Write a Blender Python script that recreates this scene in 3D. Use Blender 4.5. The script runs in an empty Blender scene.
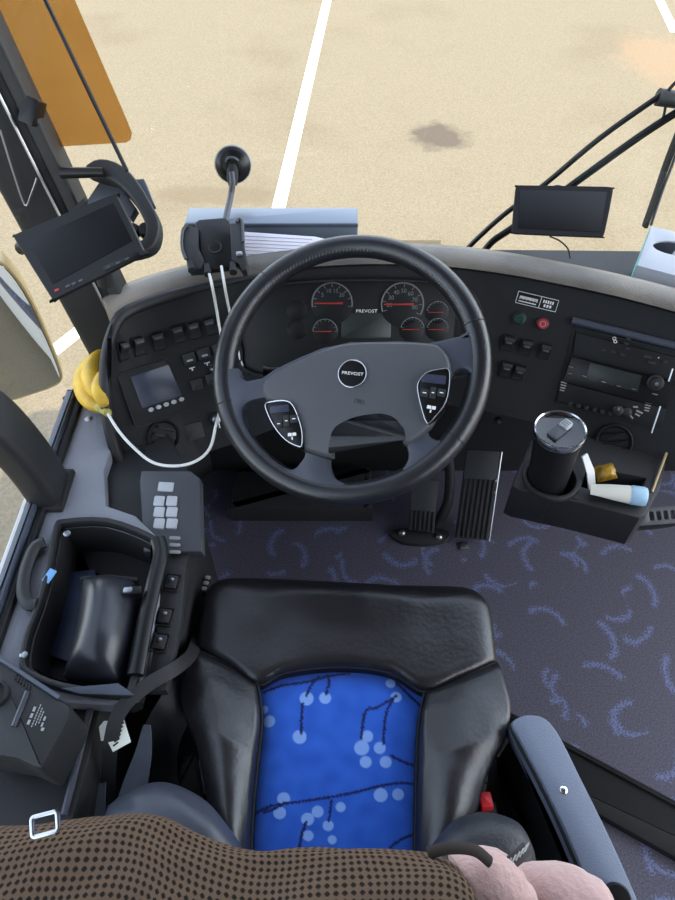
import bpy, bmesh, math, random
from mathutils import Vector, Matrix, noise, geometry
from mathutils.bvhtree import BVHTree
random.seed(7)
S = bpy.context.scene
COL = S.collection
V = Vector
rad = math.radians

# ------------------------------------------------------------------ camera
PITCH = rad(50); F = 676.0
C0 = V((0, 0, 1.60))
FW = V((0, math.cos(PITCH), -math.sin(PITCH))); UP = V((0, math.sin(PITCH), math.cos(PITCH))); RT = V((1, 0, 0))
cam = bpy.data.cameras.new('camera'); camo = bpy.data.objects.new('camera', cam); COL.objects.link(camo)
camo.location = C0; camo.rotation_euler = (math.pi/2 - PITCH, 0, 0)
cam.sensor_fit = 'VERTICAL'; cam.sensor_height = 24; cam.lens = F/900*24; cam.clip_start = .02
S.camera = camo

def ray(px, py): return FW + RT*((px-337.5)/F) + UP*((450-py)/F)
def at(px, py, d): return C0 + ray(px, py)*d
def on(px, py, z=None, y=None, x=None):
    r = ray(px, py)
    if z is not None: return C0 + r*((z-C0.z)/r.z)
    if y is not None: return C0 + r*((y-C0.y)/r.y)
    return C0 + r*((x-C0.x)/r.x)

# ------------------------------------------------------------------ materials
def lin(c):
    return tuple(((v/255)/12.92 if v/255 <= .04045 else ((v/255+.055)/1.055)**2.4) for v in c) + (1,)
MATS = {}
def mat(name, c, rough=.5, metal=0, bump=0, bscale=300, var=0, vscale=8, c2=None, coat=0, spec=.5, trans=0, emit=None, es=0, sheen=0, bdist=.002):
    m = bpy.data.materials.new(name); m.use_nodes = True
    nt = m.node_tree; b = nt.nodes['Principled BSDF']; L = nt.links.new
    b.inputs['Base Color'].default_value = lin(c)
    b.inputs['Roughness'].default_value = rough; b.inputs['Metallic'].default_value = metal
    b.inputs['Coat Weight'].default_value = coat; b.inputs['Specular IOR Level'].default_value = spec
    b.inputs['Transmission Weight'].default_value = trans
    if sheen: b.inputs['Sheen Weight'].default_value = sheen
    if emit: b.inputs['Emission Color'].default_value = lin(emit); b.inputs['Emission Strength'].default_value = es
    tc = nt.nodes.new('ShaderNodeTexCoord')
    if var or c2:
        n = nt.nodes.new('ShaderNodeTexNoise'); n.inputs['Scale'].default_value = vscale; n.inputs['Detail'].default_value = 5
        L(tc.outputs['Object'], n.inputs['Vector'])
        r = nt.nodes.new('ShaderNodeValToRGB'); L(n.outputs['Fac'], r.inputs['Fac'])
        r.color_ramp.elements[0].position = .3; r.color_ramp.elements[1].position = .7
        if c2 is None: c2 = tuple(min(255, v*(1+var)) for v in c)
        r.color_ramp.elements[0].color = lin(c); r.color_ramp.elements[1].color = lin(c2)
        L(r.outputs['Color'], b.inputs['Base Color'])
        if var:
            mr = nt.nodes.new('ShaderNodeMapRange'); L(n.outputs['Fac'], mr.inputs['Value'])
            mr.inputs['To Min'].default_value = max(.05, rough-.12); mr.inputs['To Max'].default_value = min(1, rough+.12)
            L(mr.outputs['Result'], b.inputs['Roughness'])
    if bump:
        n2 = nt.nodes.new('ShaderNodeTexNoise'); n2.inputs['Scale'].default_value = bscale; n2.inputs['Detail'].default_value = 3
        L(tc.outputs['Object'], n2.inputs['Vector'])
        bp = nt.nodes.new('ShaderNodeBump'); bp.inputs['Strength'].default_value = bump; bp.inputs['Distance'].default_value = bdist
        L(n2.outputs['Fac'], bp.inputs['Height']); L(bp.outputs['Normal'], b.inputs['Normal'])
    MATS[name] = m; return m

mat('black_plastic', (28,29,31), .55, bump=.25, bscale=700, var=.1)
mat('fascia_plastic', (25,26,28), .6, bump=.2, bscale=900, var=.08, spec=.3)
mat('dark_rubber', (22,23,25), .75, bump=.15, bscale=400)
mat('gloss_black', (15,16,17), .32, spec=.35)
mat('cluster_black', (20,21,22), .5, spec=.3)
mat('dash_top', (70,68,66), .42, bump=.5, bscale=420, c2=(128,120,108), vscale=4.5)
mat('leather', (21,21,24), .37, bump=.2, bscale=120, var=.2, vscale=9, spec=.7, bdist=.003)
mat('rim_leather', (24,25,29), .34, bump=.25, bscale=260, var=.15, spec=.65)
mat('pad_plastic', (68,70,74), .5, bump=.3, bscale=600, var=.06)
mat('spoke_plastic', (60,64,74), .38, bump=.15, bscale=500, var=.1)
mat('chrome', (215,218,222), .18, metal=1)
mat('steel', (160,163,168), .35, metal=1)
mat('alu_box', (118,128,142), .35, metal=.3)
mat('white_mark', (225,226,224), .6)
mat('grey_mark', (150,152,152), .6)
mat('red_mark', (205,60,45), .5)
mat('screen_blue', (54,58,76), .3, spec=.4)
mat('screen_dark', (18,19,21), .4, spec=.15)
mat('tablet_black', (15,15,17), .55, spec=.15)
mat('screen_green', (40,46,44), .35)
mat('ledge_vinyl', (128,131,140), .55, bump=.5, bscale=380, var=.06)
mat('ledge_trim', (66,74,88), .5, bump=.3, bscale=400)
mat('keypad_grey', (66,69,75), .5)
mat('key_white', (176,180,185), .45)
mat('green_btn', (22,66,50), .4)
mat('red_btn', (170,42,52), .4)
mat('belt', (84,90,102), .6, bump=.5, bscale=900)
mat('belt_dark', (30,31,34), .6, bump=.5, bscale=900)
mat('tag_white', (222,226,215), .6)
mat('paper', (214,212,222), .7)
mat('paper_line', (150,148,165), .8)
mat('tissue_side', (176,181,190), .6)
mat('teal_print', (110,195,190), .5)
mat('tissue', (240,241,243), .8)
mat('cardboard_inside', (120,122,126), .8)
mat('yellow_pack', (190,150,50), .35, c2=(120,85,25), vscale=60)
mat('tube_white', (225,222,208), .4)
mat('tube_cap', (165,200,222), .3)
mat('cup_body', (26,27,29), .45, spec=.3)
mat('cable_white', (222,222,218), .4)
mat('blue_sticker', (120,175,225), .4)
mat('notebook', (34,44,70), .5)
mat('pouch', (34,36,44), .34, bump=.15, bscale=200, spec=.6)
mat('red_plastic', (215,40,48), .4)
mat('armrest_grey', (104,113,130), .42, bump=.4, bscale=420, var=.06)
mat('pink_fleece', (182,150,146), .95, bump=.9, bscale=160, var=.06, sheen=.3)
mat('hem_dark', (44,37,33), .9)
mat('zip_dark', (60,52,52), .6)
mat('worn_leather', (36,38,43), .5, bump=.5, bscale=200, c2=(46,48,54), vscale=60)
mat('headliner', (120,120,122), .9)
mat('body_white', (200,200,198), .5)
mat('wall_grey', (70,74,82), .6, bump=.2, bscale=300)
mat('mirror_glass', (200,200,195), .03, metal=1)
mat('mirror_shell', (170,148,104), .4)  # yellow cast from the sunlit ground is put into this colour
mat('paint_line', (238,236,226), .8, bump=.4, bscale=60)
mat('brake_metal', (44,47,50), .5, bump=.1)
mat('gauge_mark', (104,106,107), .6)
mat('needle_red', (158,48,38), .5)
mat('stitch', (92,94,100), .7)
mat('door_grey', (90,92,96), .6)

# banana skin: yellow with green tips and brown freckles
m = mat('banana', (232,190,48), .5, c2=(176,138,44), vscale=22)
nt = m.node_tree; L = nt.links.new
mat('banana_tip', (70,55,35), .7)
mat('banana_stem', (170,165,70), .6, c2=(120,100,50), vscale=50)

# amber visor : coloured translucent sheet
m = bpy.data.materials.new('amber_visor'); m.use_nodes = True; nt = m.node_tree; nt.nodes.clear(); L = nt.links.new
o = nt.nodes.new('ShaderNodeOutputMaterial'); mx = nt.nodes.new('ShaderNodeMixShader'); tr = nt.nodes.new('ShaderNodeBsdfTransparent'); pb = nt.nodes.new('ShaderNodeBsdfPrincipled')
tr.inputs['Color'].default_value = (.75,.58,.35,1); pb.inputs['Base Color'].default_value = lin((170,115,45)); pb.inputs['Roughness'].default_value = .2
mx.inputs['Fac'].default_value = .15; L(tr.outputs[0], mx.inputs[1]); L(pb.outputs[0], mx.inputs[2]); L(mx.outputs[0], o.inputs[0]); MATS['amber_visor'] = m

# window glass: thin clear pane
def glass(name, tint, fac):
    m = bpy.data.materials.new(name); m.use_nodes = True; nt = m.node_tree; nt.nodes.clear(); L = nt.links.new
    o = nt.nodes.new('ShaderNodeOutputMaterial'); mx = nt.nodes.new('ShaderNodeMixShader'); tr = nt.nodes.new('ShaderNodeBsdfTransparent'); gl = nt.nodes.new('ShaderNodeBsdfGlossy')
    tr.inputs['Color'].default_value = tint; gl.inputs['Roughness'].default_value = .02
    mx.inputs['Fac'].default_value = fac; L(tr.outputs[0], mx.inputs[1]); L(gl.outputs[0], mx.inputs[2]); L(mx.outputs[0], o.inputs[0]); MATS[name] = m
glass('window_glass', (.95,.97,.96,1), .025)
glass('lid_clear', (.75,.77,.8,1), .07)

# asphalt: sun-bleached fine aggregate with an oil stain and scattered dirt
m = bpy.data.materials.new('asphalt'); m.use_nodes = True; nt = m.node_tree; L = nt.links.new; b = nt.nodes['Principled BSDF']; b.inputs['Roughness'].default_value = .95
b.inputs['Specular IOR Level'].default_value = .1
geo = nt.nodes.new('ShaderNodeNewGeometry')
n1 = nt.nodes.new('ShaderNodeTexNoise'); n1.inputs['Scale'].default_value = 55; n1.inputs['Detail'].default_value = 8; n1.inputs['Roughness'].default_value = .8
n2 = nt.nodes.new('ShaderNodeTexNoise'); n2.inputs['Scale'].default_value = .9; n2.inputs['Detail'].default_value = 5
L(geo.outputs['Position'], n1.inputs['Vector']); L(geo.outputs['Position'], n2.inputs['Vector'])
r1 = nt.nodes.new('ShaderNodeValToRGB'); r1.color_ramp.elements[0].position = .3; r1.color_ramp.elements[1].position = .7
r1.color_ramp.elements[0].color = lin((106,98,83)); r1.color_ramp.elements[1].color = lin((145,135,115)); L(n1.outputs['Fac'], r1.inputs['Fac'])
r2 = nt.nodes.new('ShaderNodeValToRGB'); r2.color_ramp.elements[0].position = .33; r2.color_ramp.elements[1].position = .47
r2.color_ramp.elements[0].color = (.91,.90,.88,1); r2.color_ramp.elements[1].color = (1,1,1,1); L(n2.outputs['Fac'], r2.inputs['Fac'])
mm = nt.nodes.new('ShaderNodeMixRGB'); mm.blend_type = 'MULTIPLY'; mm.inputs[0].default_value = 1; L(r1.outputs[0], mm.inputs[1]); L(r2.outputs[0], mm.inputs[2])
GZ = -1.25
def stain(prev, p, rx, ry, col, amt):
    s = nt.nodes.new('ShaderNodeVectorMath'); s.operation = 'SUBTRACT'; L(geo.outputs['Position'], s.inputs[0]); s.inputs[1].default_value = p
    d = nt.nodes.new('ShaderNodeVectorMath'); d.operation = 'DIVIDE'; L(s.outputs[0], d.inputs[0]); d.inputs[1].default_value = (rx, ry, 9)
    ln = nt.nodes.new('ShaderNodeVectorMath'); ln.operation = 'LENGTH'; L(d.outputs[0], ln.inputs[0])
    nn = nt.nodes.new('ShaderNodeTexNoise'); nn.inputs['Scale'].default_value = 7; nn.inputs['Detail'].default_value = 6; L(geo.outputs['Position'], nn.inputs['Vector'])
    a = nt.nodes.new('ShaderNodeMath'); a.operation = 'MULTIPLY_ADD'; L(nn.outputs['Fac'], a.inputs[0]); a.inputs[1].default_value = 1.3; L(ln.outputs['Value'], a.inputs[2])
    mr = nt.nodes.new('ShaderNodeMapRange'); L(a.outputs[0], mr.inputs['Value']); mr.inputs['From Min'].default_value = 1.25; mr.inputs['From Max'].default_value = 1.75
    mr.inputs['To Min'].default_value = amt; mr.inputs['To Max'].default_value = 0
    mx = nt.nodes.new('ShaderNodeMixRGB'); L(mr.outputs[0], mx.inputs[0]); L(prev.outputs[0], mx.inputs[1]); mx.inputs[2].default_value = lin(col); return mx
mm = stain(mm, on(438,137,z=GZ), .30, .28, (88,80,72), .85)
mm = stain(mm, on(215,195,z=GZ), .62, .16, (112,100,82), .55)
mm = stain(mm, on(665,60,z=GZ), .5, .8, (150,125,100), .5)
L(mm.outputs[0], b.inputs['Base Color'])
bp = nt.nodes.new('ShaderNodeBump'); bp.inputs['Strength'].default_value = .6; bp.inputs['Distance'].default_value = .01; L(n1.outputs['Fac'], bp.inputs['Height']); L(bp.outputs[0], b.inputs['Normal'])
MATS['asphalt'] = m

# cab floor: slate vinyl carpet with scattered feathery blue arcs
m = bpy.data.materials.new('floor_pattern'); m.use_nodes = True; nt = m.node_tree; L = nt.links.new; b = nt.nodes['Principled BSDF']; b.inputs['Roughness'].default_value = .7
geo = nt.nodes.new('ShaderNodeNewGeometry')
wn = nt.nodes.new('ShaderNodeTexNoise'); wn.inputs['Scale'].default_value = 9; L(geo.outputs['Position'], wn.inputs['Vector'])
wsub = nt.nodes.new('ShaderNodeVectorMath'); wsub.operation = 'MULTIPLY_ADD'; L(wn.outputs['Color'], wsub.inputs[0]); wsub.inputs[1].default_value = (.035,.035,0); L(geo.outputs['Position'], wsub.inputs[2])
def M(op, *a):
    n = nt.nodes.new('ShaderNodeMath'); n.operation = op
    for i, v in enumerate(a):
        if isinstance(v, (int, float)): n.inputs[i].default_value = v
        else: L(v, n.inputs[i])
    return n.outputs[0]
def arcs(scale, off):
    sc = nt.nodes.new('ShaderNodeVectorMath'); sc.operation = 'MULTIPLY_ADD'; L(wsub.outputs[0], sc.inputs[0]); sc.inputs[1].default_value = (scale,scale,0); sc.inputs[2].default_value = off
    vo = nt.nodes.new('ShaderNodeTexVoronoi'); vo.voronoi_dimensions = '2D'; vo.inputs['Scale'].default_value = 1; L(sc.outputs[0], vo.inputs['Vector'])
    su = nt.nodes.new('ShaderNodeVectorMath'); su.operation = 'SUBTRACT'; L(sc.outputs[0], su.inputs[0]); L(vo.outputs['Position'], su.inputs[1])
    sx = nt.nodes.new('ShaderNodeSeparateXYZ'); L(su.outputs[0], sx.inputs[0])
    cs = nt.nodes.new('ShaderNodeSeparateColor'); L(vo.outputs['Color'], cs.inputs[0])
    ang = M('ARCTAN2', sx.outputs[1], sx.outputs[0]); r0 = M('MULTIPLY', cs.outputs[0], 6.283)
    rr = vo.outputs['Distance']
    band = M('MAXIMUM', 0, M('SUBTRACT', 1, M('DIVIDE', M('ABSOLUTE', M('SUBTRACT', rr, .38)), .13)))
    half = M('MAXIMUM', 0, M('MINIMUM', 1, M('MULTIPLY', M('SUBTRACT', M('COSINE', M('SUBTRACT', ang, r0)), .35), 4)))
    return M('MULTIPLY', band, half)
a1 = arcs(8.0, (0,0,0)); a2 = arcs(7.2, (3.3,1.7,0))
fz = nt.nodes.new('ShaderNodeTexNoise'); fz.inputs['Scale'].default_value = 230; fz.inputs['Detail'].default_value = 2; L(geo.outputs['Position'], fz.inputs['Vector'])
sumf = M('ADD', fz.outputs['Fac'], M('MULTIPLY', M('MAXIMUM', a1, a2), .30))
fm = nt.nodes.new('ShaderNodeMapRange'); L(sumf, fm.inputs['Value']); fm.inputs['From Min'].default_value = .66; fm.inputs['From Max'].default_value = .80
fac = fm.outputs[0]
bs = nt.nodes.new('ShaderNodeTexNoise'); bs.inputs['Scale'].default_value = 260; L(geo.outputs['Position'], bs.inputs['Vector'])
rb = nt.nodes.new('ShaderNodeValToRGB'); L(bs.outputs['Fac'], rb.inputs['Fac']); rb.color_ramp.elements[0].position = .35; rb.color_ramp.elements[1].position = .65
rb.color_ramp.elements[0].color = lin((66,65,78)); rb.color_ramp.elements[1].color = lin((90,89,104))
mx = nt.nodes.new('ShaderNodeMixRGB'); L(fac, mx.inputs[0]); L(rb.outputs[0], mx.inputs[1]); mx.inputs[2].default_value = lin((106,116,158))
L(mx.outputs[0], b.inputs['Base Color']); MATS['floor_pattern'] = m

# seat cloth: colour from the woven pattern stored on the mesh
m = bpy.data.materials.new('seat_cloth'); m.use_nodes = True; nt = m.node_tree; L = nt.links.new; b = nt.nodes['Principled BSDF']; b.inputs['Roughness'].default_value = .9
b.inputs['Sheen Weight'].default_value = .25; b.inputs['Specular IOR Level'].default_value = .1
a = nt.nodes.new('ShaderNodeVertexColor'); a.layer_name = 'weave'; L(a.outputs['Color'], b.inputs['Base Color'])
n = nt.nodes.new('ShaderNodeTexNoise'); n.inputs['Scale'].default_value = 600; bp = nt.nodes.new('ShaderNodeBump'); bp.inputs['Strength'].default_value = .4; bp.inputs['Distance'].default_value = .001
tc = nt.nodes.new('ShaderNodeTexCoord'); L(tc.outputs['Object'], n.inputs['Vector']); L(n.outputs['Fac'], bp.inputs['Height']); L(bp.outputs[0], b.inputs['Normal']); MATS['seat_cloth'] = m

# jacket mesh: brown knit with staggered holes, laid out on the garment's own UV
m = bpy.data.materials.new('mesh_knit'); m.use_nodes = True; nt = m.node_tree; L = nt.links.new; b = nt.nodes['Principled BSDF']; b.inputs['Roughness'].default_value = .9
b.inputs['Specular IOR Level'].default_value = .15
uv = nt.nodes.new('ShaderNodeUVMap'); sx = nt.nodes.new('ShaderNodeSeparateXYZ'); L(uv.outputs[0], sx.inputs[0])
SP = .0062
u = M('DIVIDE', sx.outputs[0], SP); v = M('DIVIDE', sx.outputs[1], SP)
w1 = M('SINE', M('MULTIPLY', M('ADD', u, v), math.pi)); w2 = M('SINE', M('MULTIPLY', M('SUBTRACT', u, v), math.pi))
ww = M('MULTIPLY', w1, w2)
mr = nt.nodes.new('ShaderNodeMapRange'); L(ww, mr.inputs['Value']); mr.inputs['From Min'].default_value = .1; mr.inputs['From Max'].default_value = .55
mx = nt.nodes.new('ShaderNodeMixRGB'); L(mr.outputs[0], mx.inputs[0]); mx.inputs[1].default_value = lin((98,80,66)); mx.inputs[2].default_value = lin((34,29,26))
L(mx.outputs[0], b.inputs['Base Color'])
bp = nt.nodes.new('ShaderNodeBump'); bp.invert = True; bp.inputs['Strength'].default_value = .7; bp.inputs['Distance'].default_value = .002; L(mr.outputs[0], bp.inputs['Height']); L(bp.outputs[0], b.inputs['Normal']); MATS['mesh_knit'] = m

# ------------------------------------------------------------------ mesh helpers
class Fr:
    def __init__(s, o, x, n):
        s.o = V(o); s.z = V(n).normalized(); x = V(x); x = x - s.z*x.dot(s.z); s.x = x.normalized(); s.y = s.z.cross(s.x)
    def p(s, u, v, w=0): return s.o + s.x*u + s.y*v + s.z*w
    def px(s, px, py, w=0):
        r = ray(px, py); o = s.o + s.z*w; t = (o-C0).dot(s.z)/r.dot(s.z); q = C0 + r*t - s.o
        return (q.dot(s.x), q.dot(s.y))
    def poly(s, pts, w=0): return [s.px(*p, w) for p in pts]
    def off(s, u, v, w=0): return Fr(s.p(u, v, w), s.x, s.z)
WORLD = Fr((0,0,0), (1,0,0), (0,0,1))

def NB(): return bmesh.new()
def area2(P): return sum(P[i][0]*P[(i+1)%len(P)][1]-P[(i+1)%len(P)][0]*P[i][1] for i in range(len(P)))
def inset(P, d):
    n = len(P); out = []
    for i in range(n):
        a = V(P[i-1]).to_2d(); b_ = V(P[i]).to_2d(); c = V(P[(i+1)%n]).to_2d()
        e1 = (b_-a); e2 = (c-b_)
        if e1.length < 1e-9 or e2.length < 1e-9: out.append((b_.x, b_.y)); continue
        e1.normalize(); e2.normalize()
        n1 = V((-e1.y, e1.x)); n2 = V((-e2.y, e2.x)); k = n1+n2
        if k.length < 1e-6: k = n1
        k = k.normalized(); q = d/max(.5, k.dot(n1)); out.append((b_.x+k.x*q, b_.y+k.y*q))
    return out
def shrink(Q, k):
    cx = sum(p[0] for p in Q)/len(Q); cy = sum(p[1] for p in Q)/len(Q); return [(cx+(u-cx)*(1-k), cy+(v-cy)*(1-k)) for u, v in Q]
def rrect(u0, v0, u1, v1, r=.004, n=4):
    r = min(r, (u1-u0)/2*.99, (v1-v0)/2*.99); P = []
    for cx, cy, a0 in ((u1-r, v0+r, -90), (u1-r, v1-r, 0), (u0+r, v1-r, 90), (u0+r, v0+r, 180)):
        for k in range(n+1):
            a = rad(a0+90*k/n); P.append((cx+r*math.cos(a), cy+r*math.sin(a)))
    return P
def circ(cx, cy, r, n=28, ry=None): return [(cx+r*math.cos(2*math.pi*k/n), cy+(ry or r)*math.sin(2*math.pi*k/n)) for k in range(n)]
def rings(bm, R, cap0=True, cap1=True, closed=True):
    vs = [[bm.verts.new(p) for p in r] for r in R]
    for a, b_ in zip(vs, vs[1:]):
        n = len(a)
        for i in range(n if closed else n-1):
            j = (i+1) % n; bm.faces.new((a[i], a[j], b_[j], b_[i]))
    if cap0: bm.faces.new(list(reversed(vs[0])))
    if cap1: bm.faces.new(vs[-1])
    return vs
def slab(bm, fr, P, w0, w1, bev=.002):
    if area2(P) < 0: P = list(reversed(P))
    bev = min(bev, (w1-w0)*.45)
    R = [[fr.p(u, v, w0) for u, v in P], [fr.p(u, v, w1-bev) for u, v in P]]
    for k in (45, 90):
        P2 = inset(P, bev*(1-math.cos(rad(k)))); R.append([fr.p(u, v, w1-bev+bev*math.sin(rad(k))) for u, v in P2])
    rings(bm, R); return bm
def box(bm, fr, u0, v0, w0, u1, v1, w1, r=.003, bev=.003):
    return slab(bm, fr, rrect(u0, v0, u1, v1, r), w0, w1, bev)
def lathe(bm, fr, prof, n=32, cap0=True, cap1=True, ry=1):
    rings(bm, [[fr.p(r*math.cos(2*math.pi*k/n), r*ry*math.sin(2*math.pi*k/n), w) for k in range(n)] for r, w in prof], cap0, cap1); return bm
def cr(pts, n=8, closed=False):
    P = [V(p) for p in pts]; out = []; N = len(P)
    for i in range(N if closed else N-1):
        g = lambda k: P[k % N] if closed else P[max(0, min(N-1, k))]
        a, b_, c, d = g(i-1), g(i), g(i+1), g(i+2)
        for k in range(n):
            t = k/n; out.append(.5*((2*b_)+(c-a)*t+(2*a-5*b_+4*c-d)*t*t+(3*b_-a-3*c+d)*t**3))
    if not closed: out.append(P[-1])
    return out
def cr2(pts, n=4, closed=True): return [(p.x, p.y) for p in cr([(a, b_, 0) for a, b_ in pts], n, closed)]
def tube(bm, pts, r=.003, n=10, closed=False, flat=1, up=None, cap=True):
    pts = [V(p) for p in pts]; N = len(pts); rr = r if isinstance(r, (list, tuple)) else [r]*N; R = []; nrm = None
    for i in range(N):
        t = (pts[(i+1) % N]-pts[i-1]) if closed else (pts[min(i+1, N-1)]-pts[max(i-1, 0)])
        t.normalize()
        if up is not None: nrm = V(up)
        elif nrm is None: nrm = V((0,0,1)) if abs(t.z) < .9 else V((1,0,0))
        nrm = (nrm - t*nrm.dot(t)).normalized(); bn = t.cross(nrm)
        R.append([pts[i]+(nrm*math.cos(2*math.pi*k/n)*flat+bn*math.sin(2*math.pi*k/n))*rr[i] for k in range(n)])
    if closed: R.append(R[0]); rings(bm, R, False, False); bmesh.ops.remove_doubles(bm, verts=bm.verts[:], dist=1e-6)
    else: rings(bm, R, cap, cap)
    return bm
def strap(bm, pts, up, w, t=.002):
    pts = [V(p) for p in pts]; R = []
    for i, p in enumerate(pts):
        tg = (pts[min(i+1, len(pts)-1)]-pts[max(i-1, 0)]).normalized(); u_ = V(up[i] if isinstance(up, list) else up); s = tg.cross(u_).normalized(); n_ = s.cross(tg)
        ww = w[i] if isinstance(w, list) else w
        R.append([p+s*ww/2+n_*t/2, p-s*ww/2+n_*t/2, p-s*ww/2-n_*t/2, p+s*ww/2-n_*t/2])
    rings(bm, R); return bm
def curve_bm(cu):
    o = bpy.data.objects.new('tmp', cu); COL.objects.link(o)
    dg = bpy.context.evaluated_depsgraph_get(); me = bpy.data.meshes.new_from_object(o.evaluated_get(dg))
    bm = NB(); bm.from_mesh(me); bpy.data.objects.remove(o); bpy.data.curves.remove(cu); bpy.data.meshes.remove(me); return bm
def plate(bm, fr, outer, holes, w0, w1, bev=.002):
    bev = min(bev, (w1-w0)*.45)
    L_ = [outer if area2(outer) > 0 else outer[::-1]] + [h if area2(h) < 0 else h[::-1] for h in holes]   # solid lies left of every loop
    lev = [(0, w0), (0, w1-bev), (bev*.293, w1-bev*.293), (bev, w1)]
    loops = [[inset(Q, d) for Q in L_] for d, w in lev]; vs = []
    for (d, w), lp in zip(lev, loops): vs.append([[bm.verts.new(fr.p(u, v, w)) for u, v in Q] for Q in lp])
    for a, b_ in zip(vs, vs[1:]):
        for q, t in zip(a, b_):
            n = len(q)
            for k in range(n): bm.faces.new((q[k], q[(k+1) % n], t[(k+1) % n], t[k]))
    for lvl, flip in ((0, True), (3, False)):
        pts = []; ed = []; flat = []
        for Q, vq in zip(loops[lvl], vs[lvl]):
            o = len(pts); n = len(Q); pts += [V(p) for p in Q]; ed += [(o+k, o+(k+1) % n) for k in range(n)]; flat += vq
        co, _, fa, ov, _, _ = geometry.delaunay_2d_cdt(pts, ed, [], 0, 1e-7)
        for f in fa:
            c = (co[f[0]]+co[f[1]]+co[f[2]])/3; ins = False
            for Q in loops[lvl]:
                for k in range(len(Q)):
                    (x1, y1), (x2, y2) = Q[k], Q[(k+1) % len(Q)]
                    if (y1 > c.y) != (y2 > c.y) and c.x < x1+(c.y-y1)/(y2-y1)*(x2-x1): ins = not ins
            if not ins: continue
            g = [flat[ov[q][0]] if ov[q] else None for q in f]
            if None in g or len(set(g)) < 3: continue
            try: bm.faces.new(g[::-1] if flip else g)
            except ValueError: pass
    return bm
def text(bm, fr, s, u, v, size, rot=0, depth=.0002, sx=1, align='CENTER'):
    cu = bpy.data.curves.new('tmp', 'FONT'); cu.body = s; cu.size = size; cu.align_x = align; cu.align_y = 'CENTER'; cu.extrude = depth; cu.resolution_u = 3
    b2 = curve_bm(cu); b2.transform(Matrix.Translation((u, v, 0)) @ Matrix.Rotation(rot, 4, 'Z') @ Matrix.Diagonal((sx,1,1,1)))
    T = Matrix((fr.x, fr.y, fr.z)).transposed().to_4x4(); T.translation = fr.o; b2.transform(T)
    me = bpy.data.meshes.new('t'); b2.to_mesh(me); bm.from_mesh(me); bpy.data.meshes.remove(me); b2.free(); return bm

def P(name, parts, parent=None, smooth=40, mod=None):
    """link one mesh made of [(bmesh, material name), ...]; a child of `parent` when given"""
    if not isinstance(parts, list): parts = [parts]
    me = bpy.data.meshes.new(name); big = NB()
    for i, (bm, mn) in enumerate(parts):
        bmesh.ops.recalc_face_normals(bm, faces=bm.faces[:])
        for f in bm.faces: f.material_index = i; f.smooth = True
        t = bpy.data.meshes.new('t'); bm.to_mesh(t); big.from_mesh(t); bpy.data.meshes.remove(t); bm.free()
        me.materials.append(MATS[mn])
    big.to_mesh(me); big.free()
    me.set_sharp_from_angle(angle=rad(smooth))
    xs = [v.co for v in me.vertices]
    c = V(((min(v.x for v in xs)+max(v.x for v in xs))/2, (min(v.y for v in xs)+max(v.y for v in xs))/2, min(v.z for v in xs)))
    me.transform(Matrix.Translation(-c))
    o = bpy.data.objects.new(name, me); COL.objects.link(o)
    if parent is not None:
        o.parent = parent; o.location = c - wloc(parent)
    else: o.location = c
    return o
def wloc(o):
    l = V(o.location)
    while o.parent: o = o.parent; l += o.location
    return l
def T(name, label, cat, loc, group=None):
    o = bpy.data.objects.new(name, None); COL.objects.link(o); o.location = loc; o.empty_display_size = .05
    return tag(o, label, cat, group)
def tag(o, label, cat, group=None):
    o['label'] = label; o['category'] = cat
    if group: o['group'] = group
    return o
def lab(o, l): o['label'] = l; return o
def struct(name, parts, **k):
    o = P(name, parts, **k); o['kind'] = 'structure'; return o
def one(f, *a, **k): bm = NB(); f(bm, *a, **k); return bm
def fpx(pts, d_or_z, mode='d'):
    return [at(*p, d_or_z) if mode == 'd' else on(*p, z=d_or_z) for p in pts]
def frq(a, b_, c):   # frame from pixel-depth triples: a origin, b along x, c above
    A, B, Cc = at(*a), at(*b_), at(*c); x = B-A; n = x.cross(Cc-A)
    return Fr(A, x, n)

# ================================================================== SETTING
bm = NB(); bmesh.ops.create_grid(bm, x_segments=2, y_segments=2, size=40, matrix=Matrix.Translation((0, 10, GZ)))
struct('ground', [(bm, 'asphalt')])
def ground_line(a, b_, w):
    A = on(*a, z=GZ+.003); B = on(*b_, z=GZ+.003); d = (B-A).normalized(); A = A - d*.0; s = V((-d.y, d.x, 0))*w/2
    bm = NB(); rings(bm, [[A-s, A+s, A+s-V((0,0,.004)), A-s-V((0,0,.004))], [B-s, B+s, B+s-V((0,0,.004)), B-s-V((0,0,.004))]])
    struct('parking_line', [(bm, 'paint_line')])
ground_line((271,240), (333,-25), .105)
ground_line((675,32), (650,-20), .11)
ground_line((52,352), (95,318), .10)

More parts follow.
